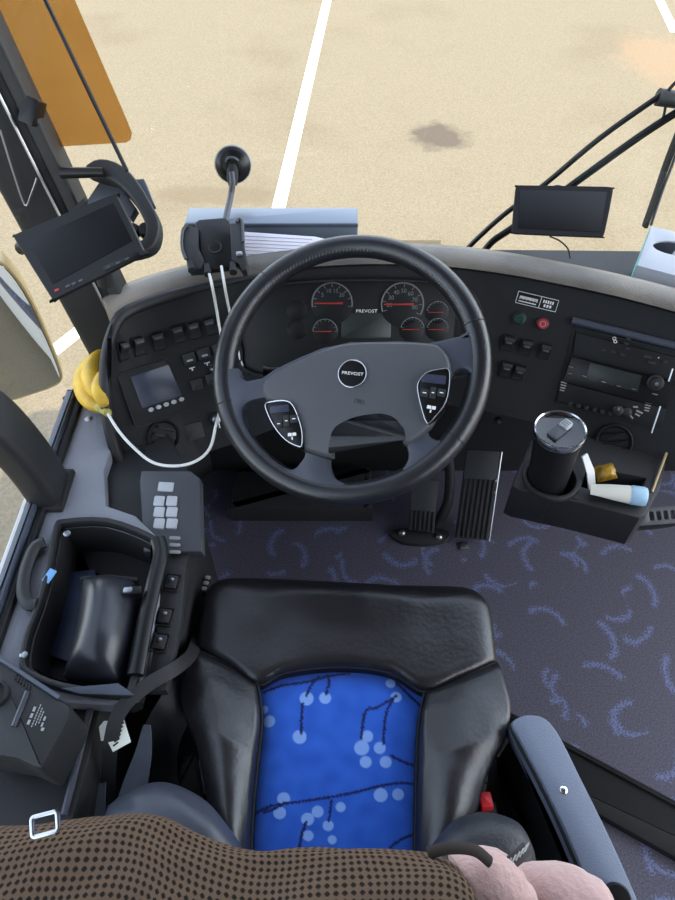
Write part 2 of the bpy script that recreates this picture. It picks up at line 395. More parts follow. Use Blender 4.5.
# plan of the bus front: windscreen foot / front wall
PLAN = [(-.545,.97), (-.50,1.05), (-.455,1.14), (-.41,1.225), (-.3,1.31), (-.15,1.36), (.2,1.38), (.7,1.375), (1.2,1.36), (1.7,1.30), (1.95,1.15)]
PL = cr([(x, y, 0) for x, y in PLAN], 5)
def shellband(prof, name, m, th=.02):
    bm = NB(); R = []
    for i, p in enumerate(PL):
        t = (PL[min(i+1, len(PL)-1)]-PL[max(i-1, 0)]).normalized(); n = V((-t.y, t.x, 0))
        R.append([p+n*o_+V((0,0,z)) for o_, z in prof]+[p+n*(o_+th)+V((0,0,z)) for o_, z in reversed(prof)])
    rings(bm, R); return struct(name, [(bm, m)])
shellband([(0,-1.0), (0,.0), (0,.595)], 'wall_front', 'dark_rubber', .03)
bm = NB(); R = []
for i, p in enumerate(PL):
    t = (PL[min(i+1, len(PL)-1)]-PL[max(i-1, 0)]).normalized(); n = V((-t.y, t.x, 0)); R.append([p+V((0,0,.60)), p+n*.05+V((0,0,1.3)), p+n*.06+V((0,0,2.19))])
rings(bm, R, False, False, closed=False); struct('window_1', [(bm, 'window_glass')])
# floor slabs, side walls, roof
struct('floor', [(one(box, WORLD, -.6, -2.6, -.12, 2.0, 1.33, 0, r=.01), 'floor_pattern')])
bm = NB(); box(bm, WORLD, -.572, -2.6, -1.0, -.548, .86, .60); struct('wall_left', [(bm, 'body_white')])
bm = NB(); box(bm, WORLD, 1.98, -2.6, -1.0, 2.05, 1.18, .0); box(bm, WORLD, 1.98, -2.6, 0, 2.05, .1, .9); box(bm, WORLD, 1.98, -.1, .9, 2.05, .1, 2.2); struct('wall_right', [(bm, 'wall_grey')])
bm = NB(); box(bm, WORLD, -.66, -2.7, 2.2, 2.06, 1.42, 2.3, r=.1); struct('ceiling', [(bm, 'headliner')])
bm = NB(); box(bm, WORLD, -.64, -2.7, -1, 2.05, -2.6, 2.2); struct('wall_back', [(bm, 'wall_grey')])
bm = NB(); bm.faces.new([bm.verts.new(p) for p in ((-.563,-2.6,.605), (-.563,.87,.605), (-.66,.87,2.2), (-.66,-2.6,2.2))]); struct('window_2', [(bm, 'window_glass')])
bm = NB(); bm.faces.new([bm.verts.new(p) for p in ((2.0,.1,.02), (2.0,1.16,.02), (2.0,1.16,2.2), (2.0,.1,2.2))]); struct('door_1', [(bm, 'window_glass')])
# window sill rails along the left side
bm = NB(); box(bm, WORLD, -.549, -.6, .52, -.530, .975, .632, bev=.006)
struct('trim_1', [(bm, 'ledge_trim')])
bm = NB(); box(bm, WORLD, -.529, -.6, .52, -.516, .985, .622, bev=.004)
struct('trim_2', [(bm, 'dark_rubber')])
# black step nosing on the floor, right
A = on(560,742,z=.012); B = on(690,812,z=.012); d = (B-A).normalized()
fr = Fr(A, d, (0,0,1)); bm = NB(); slab(bm, fr, rrect(-.2, -.105, 1.1, 0, .004), -.011, .012, .006); box(bm, fr, -.2, -.012, .01, 1.1, 0, .02, bev=.004)
struct('trim_3', [(bm, 'dark_rubber')])

# ================================================================== DASHBOARD
lip_px = [(107,338,.795), (113,322,.80), (130,308,.803), (160,296,.806), (200,285,.81), (240,277,.815), (300,268,.82), (370,264,.82), (440,266,.82), (500,273,.817), (560,284,.81), (620,297,.805), (690,316,.80), (770,342,.80)]
LIP = cr([on(x, y, z=z) for x, y, z in lip_px], 4)
def lipdir(i):
    t = (LIP[min(i+2, len(LIP)-1)]-LIP[max(i-2, 0)]); t.z = 0; t.normalize(); return V((-t.y, t.x, 0))
DASH = T('dashboard', 'black bus dashboard curving around behind the steering wheel', 'dashboard', (.05, 1.1, .5))
body = []; top = []; fas = []
for i, p in enumerate(LIP):
    n = lipdir(i)
    if i < 8: n = (n*(i/8)+V((.25,1,0)).normalized()*(1-i/8)).normalized()
    e = min(1, .55+i*.11)
    q_ = max(0, min(1, (.02-p.x)/.25)); bt = p - n*(.135+.02*q_) - V((0,0,.245+.05*q_)); lp = p + n*.012 - V((0,0,.012))
    f = [lp.lerp(bt, k/6) for k in range(7)]
    fas.append([p, p+n*.002-V((0,0,.006))]+f+[bt+n*.012-V((0,0,.012)), bt+n*.14-V((0,0,.03)), bt+n*.22-V((0,0,.0))])
    top.append([p, p+n*.006+V((0,0,.006)), p+n*.02+V((0,0,.011)), p+n*.045+V((0,0,.012)), p+n*.065+V((0,0,.006)), p+n*.078-V((0,0,.012)), p+n*.085-V((0,0,.13)), p+n*.03-V((0,0,.14))])
bmf = NB(); rings(bmf, fas, False, False, closed=False)
bmf.normal_update()
BV = BVHTree.FromBMesh(bmf)
P('fascia', [(bmf, 'fascia_plastic')], DASH, smooth=60)
bm = NB(); rings(bm, top[5:], True, True, closed=False); lab(P('dash_top_pad', [(bm, 'dash_top')], DASH, smooth=70), 'grey grained pad along the top edge')
# left end cap
bm = NB(); r0 = fas[0]; c = [V(p) for p in r0]; bm.faces.new([bm.verts.new(p) for p in c]); P('end_panel', [(bm, 'fascia_plastic')], DASH)
# shelf between pad and windscreen
bm = NB(); R = []
for k in range(60):
    p = PL[int(9+k*(len(PL)-10-6)/59)]
    q = min(LIP, key=lambda l: abs(l.x-p.x)) ; qy = q.y+.07 if p.x < .72 else 1.0
    R.append([V((p.x,p.y-.006,.69)), V((p.x,min(p.y-.02,qy),.69)), V((p.x,min(p.y-.02,qy),.66)), V((p.x,p.y-.006,.66))])
rings(bm, R); P('windscreen_shelf', [(bm, 'black_plastic')], DASH)
# lower bulkhead: dark panels closing the knee space
bm = NB(); box(bm, Fr((0,1.26,0),(1,0,0),(0,-1,0)), -.58, 0, -.02, 1.95, .66, .0); P('bulkhead', [(bm, 'dark_rubber')], DASH)

def on_plane(px, py, o, n):
    r = ray(px, py); return C0 + r*((o-C0).dot(n)/r.dot(n))
def hit(px, py):
    r = ray(px, py).normalized(); loc, n, i, d = BV.ray_cast(C0, r)
    if loc is None: return on(px, py, y=1.05), V((0,-.85,.5))
    if n.dot(r) > 0: n = -n
    return loc, n
def ff(px, py, dx=1, dy=0, lift=0):
    """frame sitting on the fascia under a pixel, x along pixel direction (dx,dy)"""
    o, n = hit(px, py); q = on_plane(px+dx*4, py+dy*4, o, n)
    f = Fr(o+n*lift, q-o, n); return f

bo, bn = hit(124, 395)
bz_ = [on_plane(x, y, bo, bn) for x, y in ((168,492), (140,484), (122,466), (112,440), (107,412), (105,384), (106,358), (111,337))]+[p+V((0,-.004,-.003)) for p in LIP[6:26:3]]
bm = NB(); tube(bm, cr(bz_, 5), [.011]*(len(cr(bz_, 5))-20)+[.011-.0004*k for k in range(20)], 12); P('panel_bezel', [(bm, 'black_plastic')], DASH, smooth=80)
LD = (83, -24)    # row direction on the left wing
RD = (40, 9.5)    # row direction on the right wing
def unit(d): l = math.hypot(*d); return (d[0]/l*6, d[1]/l*6)
ld = unit(LD); rd = unit(RD)
def mm_px(f, n): # local size of n pixels at the frame
    return n*(f.o-C0).dot(FW)/F

def bezel(fr, P_, th, w, w0=0): return plate(NB(), fr, P_, [inset(P_ if area2(P_) > 0 else list(reversed(P_)), th)], w0, w, .0006)

# rocker switches on the left wing
for k, (x, y) in enumerate([(122,350), (138,345), (158,340), (178,333), (194,329), (210,325)]):
    f = ff(x, y, *ld); w = .0125
    bm = NB(); plate(bm, f, rrect(-w,-.021,w,.017,.003), [rrect(-w+.002,-.019,w-.002,.015,.002)], 0, .004, .001)
    b2 = NB(); rr = [[f.p(s*(w-.0025), v, h) for s in (-1,1)] for v, h in ((-.018,.002), (-.006,.005), (.0,.011), (.006,.013), (.012,.011), (.0145,.002))]
    rings(b2, [r+[r[1]-f.z*.004, r[0]-f.z*.004] for r in rr])
    b3 = NB(); box(b3, f, -w+.005, .003, .011, w-.005, .0075, .0138, r=.001, bev=.0004)
    sw = P('rocker_switch', [(bm, 'fascia_plastic'), (b2, 'black_plastic')], DASH); P('switch_cap', [(b3, 'keypad_grey')], sw)
# groove under the switch row
f = ff(165, 354, *ld); bm = NB(); box(bm, f, -.1, -.001, -.001, .12, .001, .0015, bev=.0005); P('panel_seam', [(bm, 'dark_rubber')], DASH)
# small lettered buttons right of the trip display
for x, y, icon in ((189,358,1), (204,353,1), (219,348,0), (197,384,0), (212,378,0)):
    f = ff(x, y, *ld); bm = NB(); box(bm, f, -.0125,-.0115,0,.0125,.0115,.006, r=.003, bev=.002)
    b2 = NB(); box(b2, f, -.006,-.006,.0058,.006,-.002,.0064, r=.0005, bev=.0002)
    b = P('push_button', [(bm, 'black_plastic'), (b2, 'grey_mark' if icon else 'dark_rubber')], DASH)
    if icon:
        bm = NB(); box(bm, f, -.006,-.0215,.0,.006,-.0195,.0008, r=.0004, bev=.0002); box(bm, f, -.002,-.0265,0,.001,-.0195,.0008, r=.0004, bev=.0002); P('button_mark', [(bm, 'white_mark')], b)
f = ff(215, 367, *ld); bm = NB(); lathe(bm, f, [(.013,0), (.013,.008), (.0115,.011)], 24); b2 = NB(); box(b2, f, -.011,-.002,.0108,.011,.002,.015, bev=.001)
P('rotary_switch', [(bm, 'black_plastic'), (b2, 'grey_mark')], DASH)
# round air vent low on the left wing
def vent(x, y, r, d, ang=.35):
    f = ff(x, y, *d); v = P('round_vent', [(one(lathe, f, [(r,-.002), (r,.006), (r*.93,.009), (r*.86,.006), (r*.84,.001)], 40, True, False), 'black_plastic')], DASH)
    bm = NB(); lathe(bm, f, [(r*.84,-.001), (r*.8,.003), (.001,.006)], 32); P('vent_disc', [(bm, 'fascia_plastic')], v)
    f2 = Fr(f.o, f.x*math.cos(ang)+f.y*math.sin(ang), f.z)
    for k in (-.45, 0, .45):
        h = math.sqrt(max(.05, .74**2-k*k)); bm = NB(); box(bm, f2, -r*h, r*k-.002, .003, r*h, r*k+.002, .0095, bev=.001); P('vent_slat', [(bm, 'gloss_black')], v)
vent(163, 436, .034, ld, -.5)
f = ff(194, 431, *ld); bm = NB(); box(bm, f, -.019,-.018,0,.019,.018,.003, r=.003); P('blank_plate', [(bm, 'black_plastic')], DASH)
# ignition
f = ff(216, 418, *ld); bm = NB(); lathe(bm, f, [(.013,0), (.013,.01), (.010,.013)], 24); b2 = NB(); box(b2, f, -.0025,-.016,.012,.0025,.010,.028, bev=.001)
b3 = NB(); lathe(b3, f, [(.0085,.012), (.0085,.015), (.006,.016)], 20)
ig = P('ignition_lock', [(bm, 'dark_rubber'), (b3, 'steel')], DASH); lab(P('ignition_key', [(b2, 'steel')], ig), 'steel key in the lock')

# instrument cluster
o, n = hit(362, 318); cf = Fr(o+n*.014, (1,-.0,0), n)
cl = [(243,350), (240,325), (247,300), (262,288), (300,283), (360,281), (420,282), (455,286), (470,294), (479,315), (480,340), (470,372), (360,380), (255,372)]
cp = cr2(cf.poly(cl), 4)
bm = NB(); slab(bm, cf, cp, -.02, .003, .002); CLU = P('instrument_cluster', [(bm, 'cluster_black')], DASH)
bm = plate(NB(), cf, [(u*1.03, v*1.05) for u, v in cp], [cp], -.02, .014, .003); P('cluster_hood', [(bm, 'fascia_plastic')], CLU)
def gauge(x, y, rpx, a0, a1, nums=(), needle=180, nl=.82, ring='gauge_mark', dim=False):
    u, v = cf.px(x, y); g = cf.off(u, v, .0032); r = rpx*(g.o-C0).dot(FW)/F
    b0 = one(lathe, g, [(r,0), (r,.0012), (r*.97,.0016)], 36)
    b1 = NB(); pts = [g.p(r*.93*math.cos(rad(a0+(a1-a0)*k/30)), r*.93*math.sin(rad(a0+(a1-a0)*k/30)), .002) for k in range(31)]
    tube(b1, pts, r*.035, 6)
    b2 = NB()
    for k in range(9):
        a = rad(a0+(a1-a0)*k/8); c, s = math.cos(a), math.sin(a); tube(b2, [g.p(r*.74*c, r*.74*s, .002), g.p(r*.88*c, r*.88*s, .002)], r*.018, 5)
    for k, s in enumerate(nums):
        a = rad(a0+(a1-a0)*(k+.5)/len(nums)); text(b2, g.off(0,0,.0022), s, r*.58*math.cos(a), r*.58*math.sin(a), r*.26)
    parts = [(b0, 'cluster_black'), (b1, 'fascia_plastic' if dim else ring), (b2, 'fascia_plastic' if dim else 'gauge_mark')]
    b3 = NB(); a = rad(needle); c, s = math.cos(a), math.sin(a)
    if not dim: tube(b3, [g.p(-r*.5*c, -r*.5*s, .004), g.p(r*nl*c, r*nl*s, .004)], [r*.05, r*.03], 6); parts.append((b3, 'needle_red'))
    return P('gauge', parts, CLU)
lab(gauge(332,303,21.5,-10,190, ('','20','15','10','5','')), 'rev counter'); lab(gauge(402,304,22.5,-30,200, ('80','70','60','50','40','30','20')), 'speedometer with mph numerals')
gauge(437,312,11.5,10,170); gauge(437,329,11.5,10,170); gauge(412,329,12.5,10,170); gauge(325,331,13,0,180)
gauge(297,310,10,10,170,dim=True); gauge(297,329,10,10,170,dim=True)
u, v = cf.px(366, 325); dsp = cf.off(u, v, .003); bm = NB(); box(bm, dsp, -.05,-.026,0,.05,.024,.0015, r=.004); P('message_display', [(bm, 'screen_green')], CLU)
u, v = cf.px(366.5, 311); bm = text(NB(), cf.off(u, v, .0035), 'PREVOST', 0, 0, .0088, sx=1.2); lab(P('lettering', [(bm, 'white_mark')], CLU), 'white PREVOST lettering')

# right wing: placard, buttons, switches
f = ff(537, 301.5, *rd); w, h = mm_px(f, 20.5), mm_px(f, 5.2)*1.15
bm = bezel(f, rrect(-w,-h,w,h,.001), .0011, .0012); box(bm, f, w*.14,-h,0,w*.17,h,.0012, bev=.0003)
b2 = NB()
for k in range(16): box(b2, f, -w*.86+k*w*.056, -h*.1-.001*(k % 3 == 0), 0, -w*.86+k*w*.056+.0016, h*.35, .0012, r=.0002, bev=.0002)
box(b2, f, -w*.88, -h*.62, 0, w*.0, -h*.45, .0012, bev=.0002)
for k in range(5): box(b2, f, w*.28+k*w*.11, h*.05, 0, w*.28+k*w*.11+w*.07, h*.55, .0012, r=.0002, bev=.0002)
for k in range(3): box(b2, f, w*.36+k*w*.14, -h*.6, 0, w*.36+k*w*.14+w*.09, -h*.15, .0012, r=.0002, bev=.0002)
b3 = NB(); box(b3, f, -w, -h, -.001, w, h, .0006, bev=.0002)
lab(P('placard', [(b3, 'gloss_black'), (bm, 'white_mark'), (b2, 'white_mark')], DASH), 'white-bordered instruction placard')
for x, y, c, l in ((519.5,318.5,'green_btn','dark green round button'), (542.5,323.5,'red_btn','red round button')):
    f = ff(x, y, *rd); r = .0105; b0 = one(lathe, f, [(r*1.25,0), (r*1.25,.003), (r*1.05,.004)], 28, True, False); b1 = one(lathe, f, [(r,.001), (r,.006), (r*.85,.0085), (r*.6,.009), (r*.55,.008), (.001,.008)], 28)
    b2 = NB(); tube(b2, [f.p(r*.5*math.cos(a*.5), r*.5*math.sin(a*.5), .0088) for a in range(13)], .0007, 5, closed=True)
    lab(P('push_button', [(b0, 'black_plastic'), (b1, c), (b2, 'grey_mark' if c == 'red_btn' else 'dark_rubber')], DASH), l)
for x, y in ((508,343), (526,347), (545,351), (506,369), (519,372.5)):
    f = ff(x, y, *rd); w = .012; bm = plate(NB(), f, rrect(-w,-.017,w,.017,.003), [rrect(-w+.002,-.015,w-.002,.015,.002)], 0, .004, .001)
    b2 = NB(); rr = [[f.p(s*(w-.0025), v, h_) for s in (-1,1)] for v, h_ in ((-.0145,.002), (-.005,.005), (.0,.010), (.006,.012), (.012,.009), (.0142,.002))]
    rings(b2, [r+[r[1]-f.z*.004, r[0]-f.z*.004] for r in rr])
    b3 = NB(); box(b3, f, -w+.006, .0, .0095, w-.006, .004, .0125, r=.001, bev=.0003)
    sw = P('rocker_switch', [(bm, 'fascia_plastic'), (b2, 'black_plastic')], DASH); P('switch_cap', [(b3, 'keypad_grey')], sw)
f = ff(498, 420, *rd); bm = NB(); lathe(bm, f, [(.009,0), (.009,.006), (.007,.009)], 20); b2 = NB(); lathe(b2, f, [(.005,.008), (.004,.018)], 16); P('socket', [(bm, 'black_plastic'), (b2, 'steel')], DASH)
# radio bay surround and shelf edge above it
f = ff(616, 375, *rd); q = f.poly([(574,326), (684,352), (668,432), (556,402)])
bm = plate(NB(), f, q, [inset(q if area2(q) > 0 else q[::-1], .004)], -.004, .006, .0015); P('radio_surround', [(bm, 'fascia_plastic')], DASH)
a, b_ = f.px(572, 320), f.px(690, 349); bm = NB(); A = f.p(*a, .006); B = f.p(*b_, .006); tube(bm, [A, B], .0075, 12); lab(P('grab_lip', [(bm, 'spoke_plastic')], DASH), 'grey rounded lip above the radio')
a, b_ = f.px(672, 368), f.px(651, 432); bm = NB(); tube(bm, [f.p(*a, .007), f.p(*b_, .007)], .0018, 8); P('edge_strip', [(bm, 'steel')], DASH)
vent(614, 441, .036, rd, .35)
f = ff(565, 350, *rd)
# car radio (a unit of its own in the bay)
f = ff(616, 372, *rd); fr_ = f
RAD = T('car_radio', 'black car radio unit with round volume knob set in the right of the dash', 'radio', f.o)
def quad(pts, w0, w1, m, name, par, bev=.001, fr=None):
    fr = fr or fr_; bm = NB(); slab(bm, fr, fr.poly(pts), w0, w1, bev); return P(name, [(bm, m)], par)
quad([(572,356), (673,382), (666,407), (563,380)], .0, .010, 'gloss_black', 'faceplate', RAD)
quad([(590,362), (641,375), (637,391), (586,378)], .0095, .011, 'screen_green', 'display', RAD, .0004)
u, v = fr_.px(654.5, 381.5); g = fr_.off(u, v, .01); kn = P('volume_knob', [(one(lathe, g, [(.0155,0), (.0155,.006), (.012,.008)], 28, True, True), 'black_plastic'), (one(lathe, g, [(.0125,.0078), (.011,.018), (.0085,.020)], 28), 'dark_rubber'), (one(lathe, g, [(.004,.0195), (.003,.0207)], 16), 'steel')], RAD)
for x, y in ((571,366), (570,372.5), (584,375), (603,381), (618,385), (633,388), (654,393)):
    u, v = fr_.px(x, y); g = fr_.off(u, v, .0098); bm = NB(); box(bm, g, -.006,-.0022,0,.006,.0022,.003, r=.001, bev=.0006); b2 = NB(); box(b2, g, -.004,-.0005,.0028,.004,.0005,.0033, r=.0002, bev=.0001)
    P('button', [(bm, 'black_plastic'), (b2, 'grey_mark')], RAD)
# upper unit: tachograph style control with small buttons
UP_ = T('control_unit', 'black control unit with rows of tiny buttons above the car radio', 'control panel', fr_.p(*fr_.px(625,348)))
quad([(576,332), (680,358), (674,380), (573,354)], .0, .008, 'cluster_black', 'faceplate', UP_)
for x, y, s in ((603,349,1), (613,351,1), (622,354,1), (627,348,1), (626,343,1), (628,338,1), (647,356,2), (651,362,2), (664,361,1)):
    u, v = fr_.px(x, y); g = fr_.off(u, v, .0078); bm = NB(); box(bm, g, -.004*s,-.0024,0,.004*s,.0024,.003, r=.001, bev=.0006); P('button', [(bm, 'black_plastic')], UP_)
for x, y in ((614,338), (615,341)):
    u, v = fr_.px(x, y); g = fr_.off(u, v, .0078); bm = plate(NB(), g, circ(0,0,.0035,16), [circ(0,0,.0022,16)], 0, .0008, .0002); P('button_mark', [(bm, 'white_mark')], UP_)
u, v = fr_.px(658, 357); bm = one(lathe, fr_.off(u, v, .008), [(.0014,0), (.001,.0012)], 10); P('indicator_light', [(bm, 'white_mark')], UP_)
# lower unit: climate control
CLI = T('climate_control', 'black climate control strip with dial and white markings below the car radio', 'control panel', fr_.p(*fr_.px(612,408)))
quad([(563,381.5), (666,408.5), (660,428), (557,400)], .0, .008, 'cluster_black', 'faceplate', CLI)
u, v = fr_.px(617, 409); g = fr_.off(u, v, .008); P('dial', [(one(lathe, g, [(.0105,0), (.0105,.009), (.008,.011)], 24), 'black_plastic'), (one(box, g, -.0012,.001,.0105,.0012,.008,.0122, bev=.0004), 'grey_mark')], CLI)
u, v = fr_.px(626, 411); g = fr_.off(u, v, .008); P('dial', [(one(lathe, g, [(.0095,0), (.0095,.006), (.007,.008)], 24), 'black_plastic')], CLI)
for x, y, a, l_ in ((635,406,.2,.009), (639,411,-.2,.013), (631,416,-.6,.009), (637,414,-.25,.010)):
    u, v = fr_.px(x, y); g = fr_.off(u, v, .008); g = Fr(g.o, g.x*math.cos(a)+g.y*math.sin(a), g.z); bm = NB(); box(bm, g, -l_/2,-.0016,0,l_/2,.0016,.001, r=.0005, bev=.0002); P('scale_mark', [(bm, 'grey_mark')], CLI)
for x, y in ((564,382), (648,402)):
    for k in range(4):
        u, v = fr_.px(x-k*.4, y+k*2.6); g = fr_.off(u, v, .008); bm = NB(); box(bm, g, -.006,-.0011,0,.006-.001*k,.0011,.0012, r=.0003, bev=.0002); P('scale_mark', [(bm, 'grey_mark')], CLI)
for k in range(6):
    u, v = fr_.px(570+k*8, 403+k*1.9); g = fr_.off(u, v, .008); bm = one(lathe, g, [(.0045,0), (.0045,.003), (.0035,.004)], 16); P('button', [(bm, 'black_plastic')], CLI)
# trip display module on the left wing
f2 = ff(157, 390, *ld)
TD = T('trip_display', 'black display module with grey-blue screen and five oval buttons, left of the steering wheel', 'display', f2.o)
q = f2.poly([(116,377), (119,373), (175,355.5), (180,357), (197,404), (195,408), (138,427), (133,425)]); bm = NB(); slab(bm, f2, q, 0, .006, .002); P('housing', [(bm, 'fascia_plastic')], TD)
bm = bezel(f2, q, .0015, .0075, .005); P('bezel', [(bm, 'black_plastic')], TD)
quad([(129,377), (172,363), (184,394), (141,408)], .0055, .0068, 'screen_blue', 'screen', TD, .0004, f2)
for k in range(5):
    u, v = f2.px(149.5+k*7.6, 409.5-k*2.6); g = f2.off(u, v, .0058); bm = one(lathe, g, [(.0058,0), (.0055,.002), (.004,.003)], 20, ry=.75); P('oval_button', [(bm, 'key_white')], TD)

# ================================================================== STEERING WHEEL
WE = rad(60); WY_ = rad(-20); wo = V((.0178, .842, .818)); wf = Fr(wo, (math.cos(WY_), math.sin(WY_), 0), (math.sin(WY_)*math.cos(WE), -math.cos(WY_)*math.cos(WE), math.sin(WE)))
WH = T('steering_wheel', 'black leather steering wheel with grey airbag pad and thumb controls', 'steering wheel', wo)
RR, RT_ = .2180, .0195
N = 96
bm = NB(); R = []
for k in range(N):
    a = 2*math.pi*k/N; R.append([wf.p((RR+RT_*math.cos(b))*math.cos(a), (RR+RT_*math.cos(b))*math.sin(a), RT_*1.05*math.sin(b)) for b in [2*math.pi*j/18 for j in range(18)]])
R.append(R[0]); rings(bm, R, False, False); bmesh.ops.remove_doubles(bm, verts=bm.verts[:], dist=1e-6)
rim = P('rim', [(bm, 'rim_leather')], WH, smooth=180)
# stitches along the inner upper rim, left and right
for rng in ((95,172), (12,75)):
    bm = NB()
    for k in range(46):
        a = rad(rng[0]+(rng[1]-rng[0])*k/45); b = rad(128)
        p0 = wf.p((RR+(RT_+.0004)*math.cos(b))*math.cos(a), (RR+(RT_+.0004)*math.cos(b))*math.sin(a), RT_*1.05*math.sin(b)); a2 = a+.011; b = rad(142)
        p1 = wf.p((RR+(RT_+.0004)*math.cos(b))*math.cos(a2), (RR+(RT_+.0004)*math.cos(b))*math.sin(a2), RT_*1.05*math.sin(b)); tube(bm, [p0, p1], .0007, 5)
    lab(P('stitching', [(bm, 'stitch')], rim), 'row of grey stitches')
for a in (148, 33, -20, -147):
    bm = NB(); a = rad(a); tube(bm, [wf.p((RR+(RT_+.0003)*math.cos(b))*math.cos(a), (RR+(RT_+.0003)*math.cos(b))*math.sin(a), RT_*1.06*math.sin(b)) for b in [2*math.pi*j/24 for j in range(24)]], .0008, 6, closed=True); P('rim_seam', [(bm, 'dark_rubber')], rim)
top_edge = [(238,368), (240,377), (247,381), (262,378), (275,369), (300,357), (322,348), (350,342), (400,341), (428,343), (440,341), (460,336), (472,328), (474,318)]
te = wf.poly(top_edge, .012); aR = math.atan2(te[-1][1], te[-1][0]); aL = math.atan2(te[0][1], te[0][0]) % (2*math.pi); ri = RR-RT_*.8
arc = [(ri*math.cos(aR+(aL-aR)*k/30), ri*math.sin(aR+(aL-aR)*k/30)) for k in range(31)]
h_top = te + arc
h_left = cr2(wf.poly([(243,412), (246,405), (257,400), (275,402), (296,440), (305,453), (300,463), (293,469), (283,466), (268,455), (256,442), (246,426)], .012), 3)
h_right = cr2(wf.poly([(455,371), (463,369), (470,374), (471,389), (463,413), (449,436), (439,440), (429,435), (430,420), (445,400), (450,380)], .012), 3)
h_low = cr2(wf.poly([(331,448), (333,437), (340,429), (357,422), (383,419), (398,426), (406,445), (408,459), (398,473), (380,480), (352,484), (335,478), (329,463)], .012), 3)
outer = circ(0, 0, RR, 96)
bm = plate(NB(), wf, outer, [h_top, h_left, h_right, h_low], -.010, .016, .006)
lab(P('spokes', [(bm, 'spoke_plastic')], WH), 'grey-blue satin spokes')
pad = [(263,379), (275,369.5), (300,357.5), (322,348), (350,341), (400,340), (428,341.5), (439,344), (447,352), (451,362), (451,376), (446,400), (436,418), (428,429), (405,444), (400,430), (392,421), (380,417), (357,420), (341,427), (335,434), (332,448), (330,457), (304,449), (301,440), (290,420), (276,404), (265,399), (261,390)]
pf = wf.off(0, 0, 0); pp = pf.poly(pad, .03); 
bm = NB(); pc = cr2(pp, 3)
if area2(pc) < 0: pc.reverse()
R = [[wf.p(u, v, .006) for u, v in pc]]
for k, (ins, w) in enumerate(((0,.014), (.001,.020), (.0028,.0245), (.0055,.027), (.0065,.0275))):
    R.append([wf.p(u, v, w) for u, v in inset(pc, ins)])
rings(bm, R); PAD = lab(P('airbag_pad', [(bm, 'pad_plastic')], WH, smooth=60), 'grey grained airbag cover')
# dark seams where pad legs meet the lower spokes
for a, b_ in (((404,445), (429,428)), ((303,450), (331,459))):
    bm = NB(); tube(bm, [wf.p(*wf.px(*a, .02), .0155), wf.p(*wf.px(*b_, .02), .0155)], .0022, 8); P('pad_seam', [(bm, 'dark_rubber')], PAD)
# emblem
u, v = wf.px(352.5, 373.5, .03); eg = wf.off(u, v, .0275); ea = rad(9); eg = Fr(eg.o, eg.x*math.cos(ea)+eg.y*math.sin(ea), eg.z)
em = P('emblem', [(one(lathe, eg, [(.0228,0), (.0215,.0015), (.001,.002)], 40), 'gloss_black'), (plate(NB(), eg, circ(0,0,.0245,48), [circ(0,0,.0218,48)], 0, .0032, .001), 'chrome')], PAD)
lab(P('emblem_lettering', [(text(NB(), eg.off(0,0,.0022), 'PREVOST', 0, 0, .0074, sx=1.2), 'white_mark')], em), 'small white PREVOST lettering')
u, v = wf.px(359, 401, .03); g = wf.off(u, v, .0272); bm = bezel(g, rrect(-.008,-.0035,.008,.0035,.001), .0008, .0008); box(bm, g, -.004,-.001,0,.004,.001,.0008, r=.0003, bev=.0002); P('embossed_mark', [(bm, 'fascia_plastic')], PAD)
# thumb control pods
def pod(pts, name, btns, rot):
    q = cr2(wf.poly(pts, .032), 3); q = q if area2(q) > 0 else q[::-1]
    bm = NB(); slab(bm, wf, q, .0, .031, .002); 
    p = P('thumb_control', [(bm, 'gloss_black'), (plate(NB(), wf, q, [inset(q, .0024)], .026, .0335, .001), 'chrome')], WH)
    for (x, y, w, h, a) in btns:
        u, v = wf.px(x, y, .032); g = wf.off(u, v, .031); g = Fr(g.o, g.x*math.cos(a)+g.y*math.sin(a), g.z)
        bm = NB(); box(bm, g, -w/2, -h/2, 0, w/2, h/2, .0028, r=.002, bev=.001); b2 = NB(); box(b2, g, -w*.22, -.0008, .0026, w*.22, .0008, .0031, r=.0003, bev=.0002); 
        P('button', [(bm, 'black_plastic'), (b2, 'white_mark')], p)
    return p, q
pl_, _ = pod([(265,404), (272,401), (285,400), (293,404), (299,417), (303,432), (302.5,446), (297,446.5), (285,440), (274,427), (267,413)], 'left', ((279,424,.012,.013,rad(20)), (294,419,.013,.013,rad(20)), (286.5,421,.010,.019,rad(20))), 20)
pr_, _ = pod([(449.5,369), (439,369), (427,372), (420,379), (417,387), (420,404), (427,424), (437,416), (447,402), (450.5,383)], 'right', ((424.5,393,.013,.013,rad(5)), (441.5,393,.013,.013,rad(5)), (433,393,.010,.019,rad(5))), 0)
for par, x, y, a, w, h in ((pl_, 279.5, 409, rad(22), .032, .012), (pr_, 434, 379, rad(8), .038, .014)):
    u, v = wf.px(x, y, .032); g = wf.off(u, v, .031); g = Fr(g.o, g.x*math.cos(a)+g.y*math.sin(a), g.z); bm = NB(); box(bm, g, -w/2,-h/2,0,w/2,h/2,.002, r=.002, bev=.001); lab(P('rocker_key', [(bm, 'screen_blue')], par), 'grey-blue upper key')
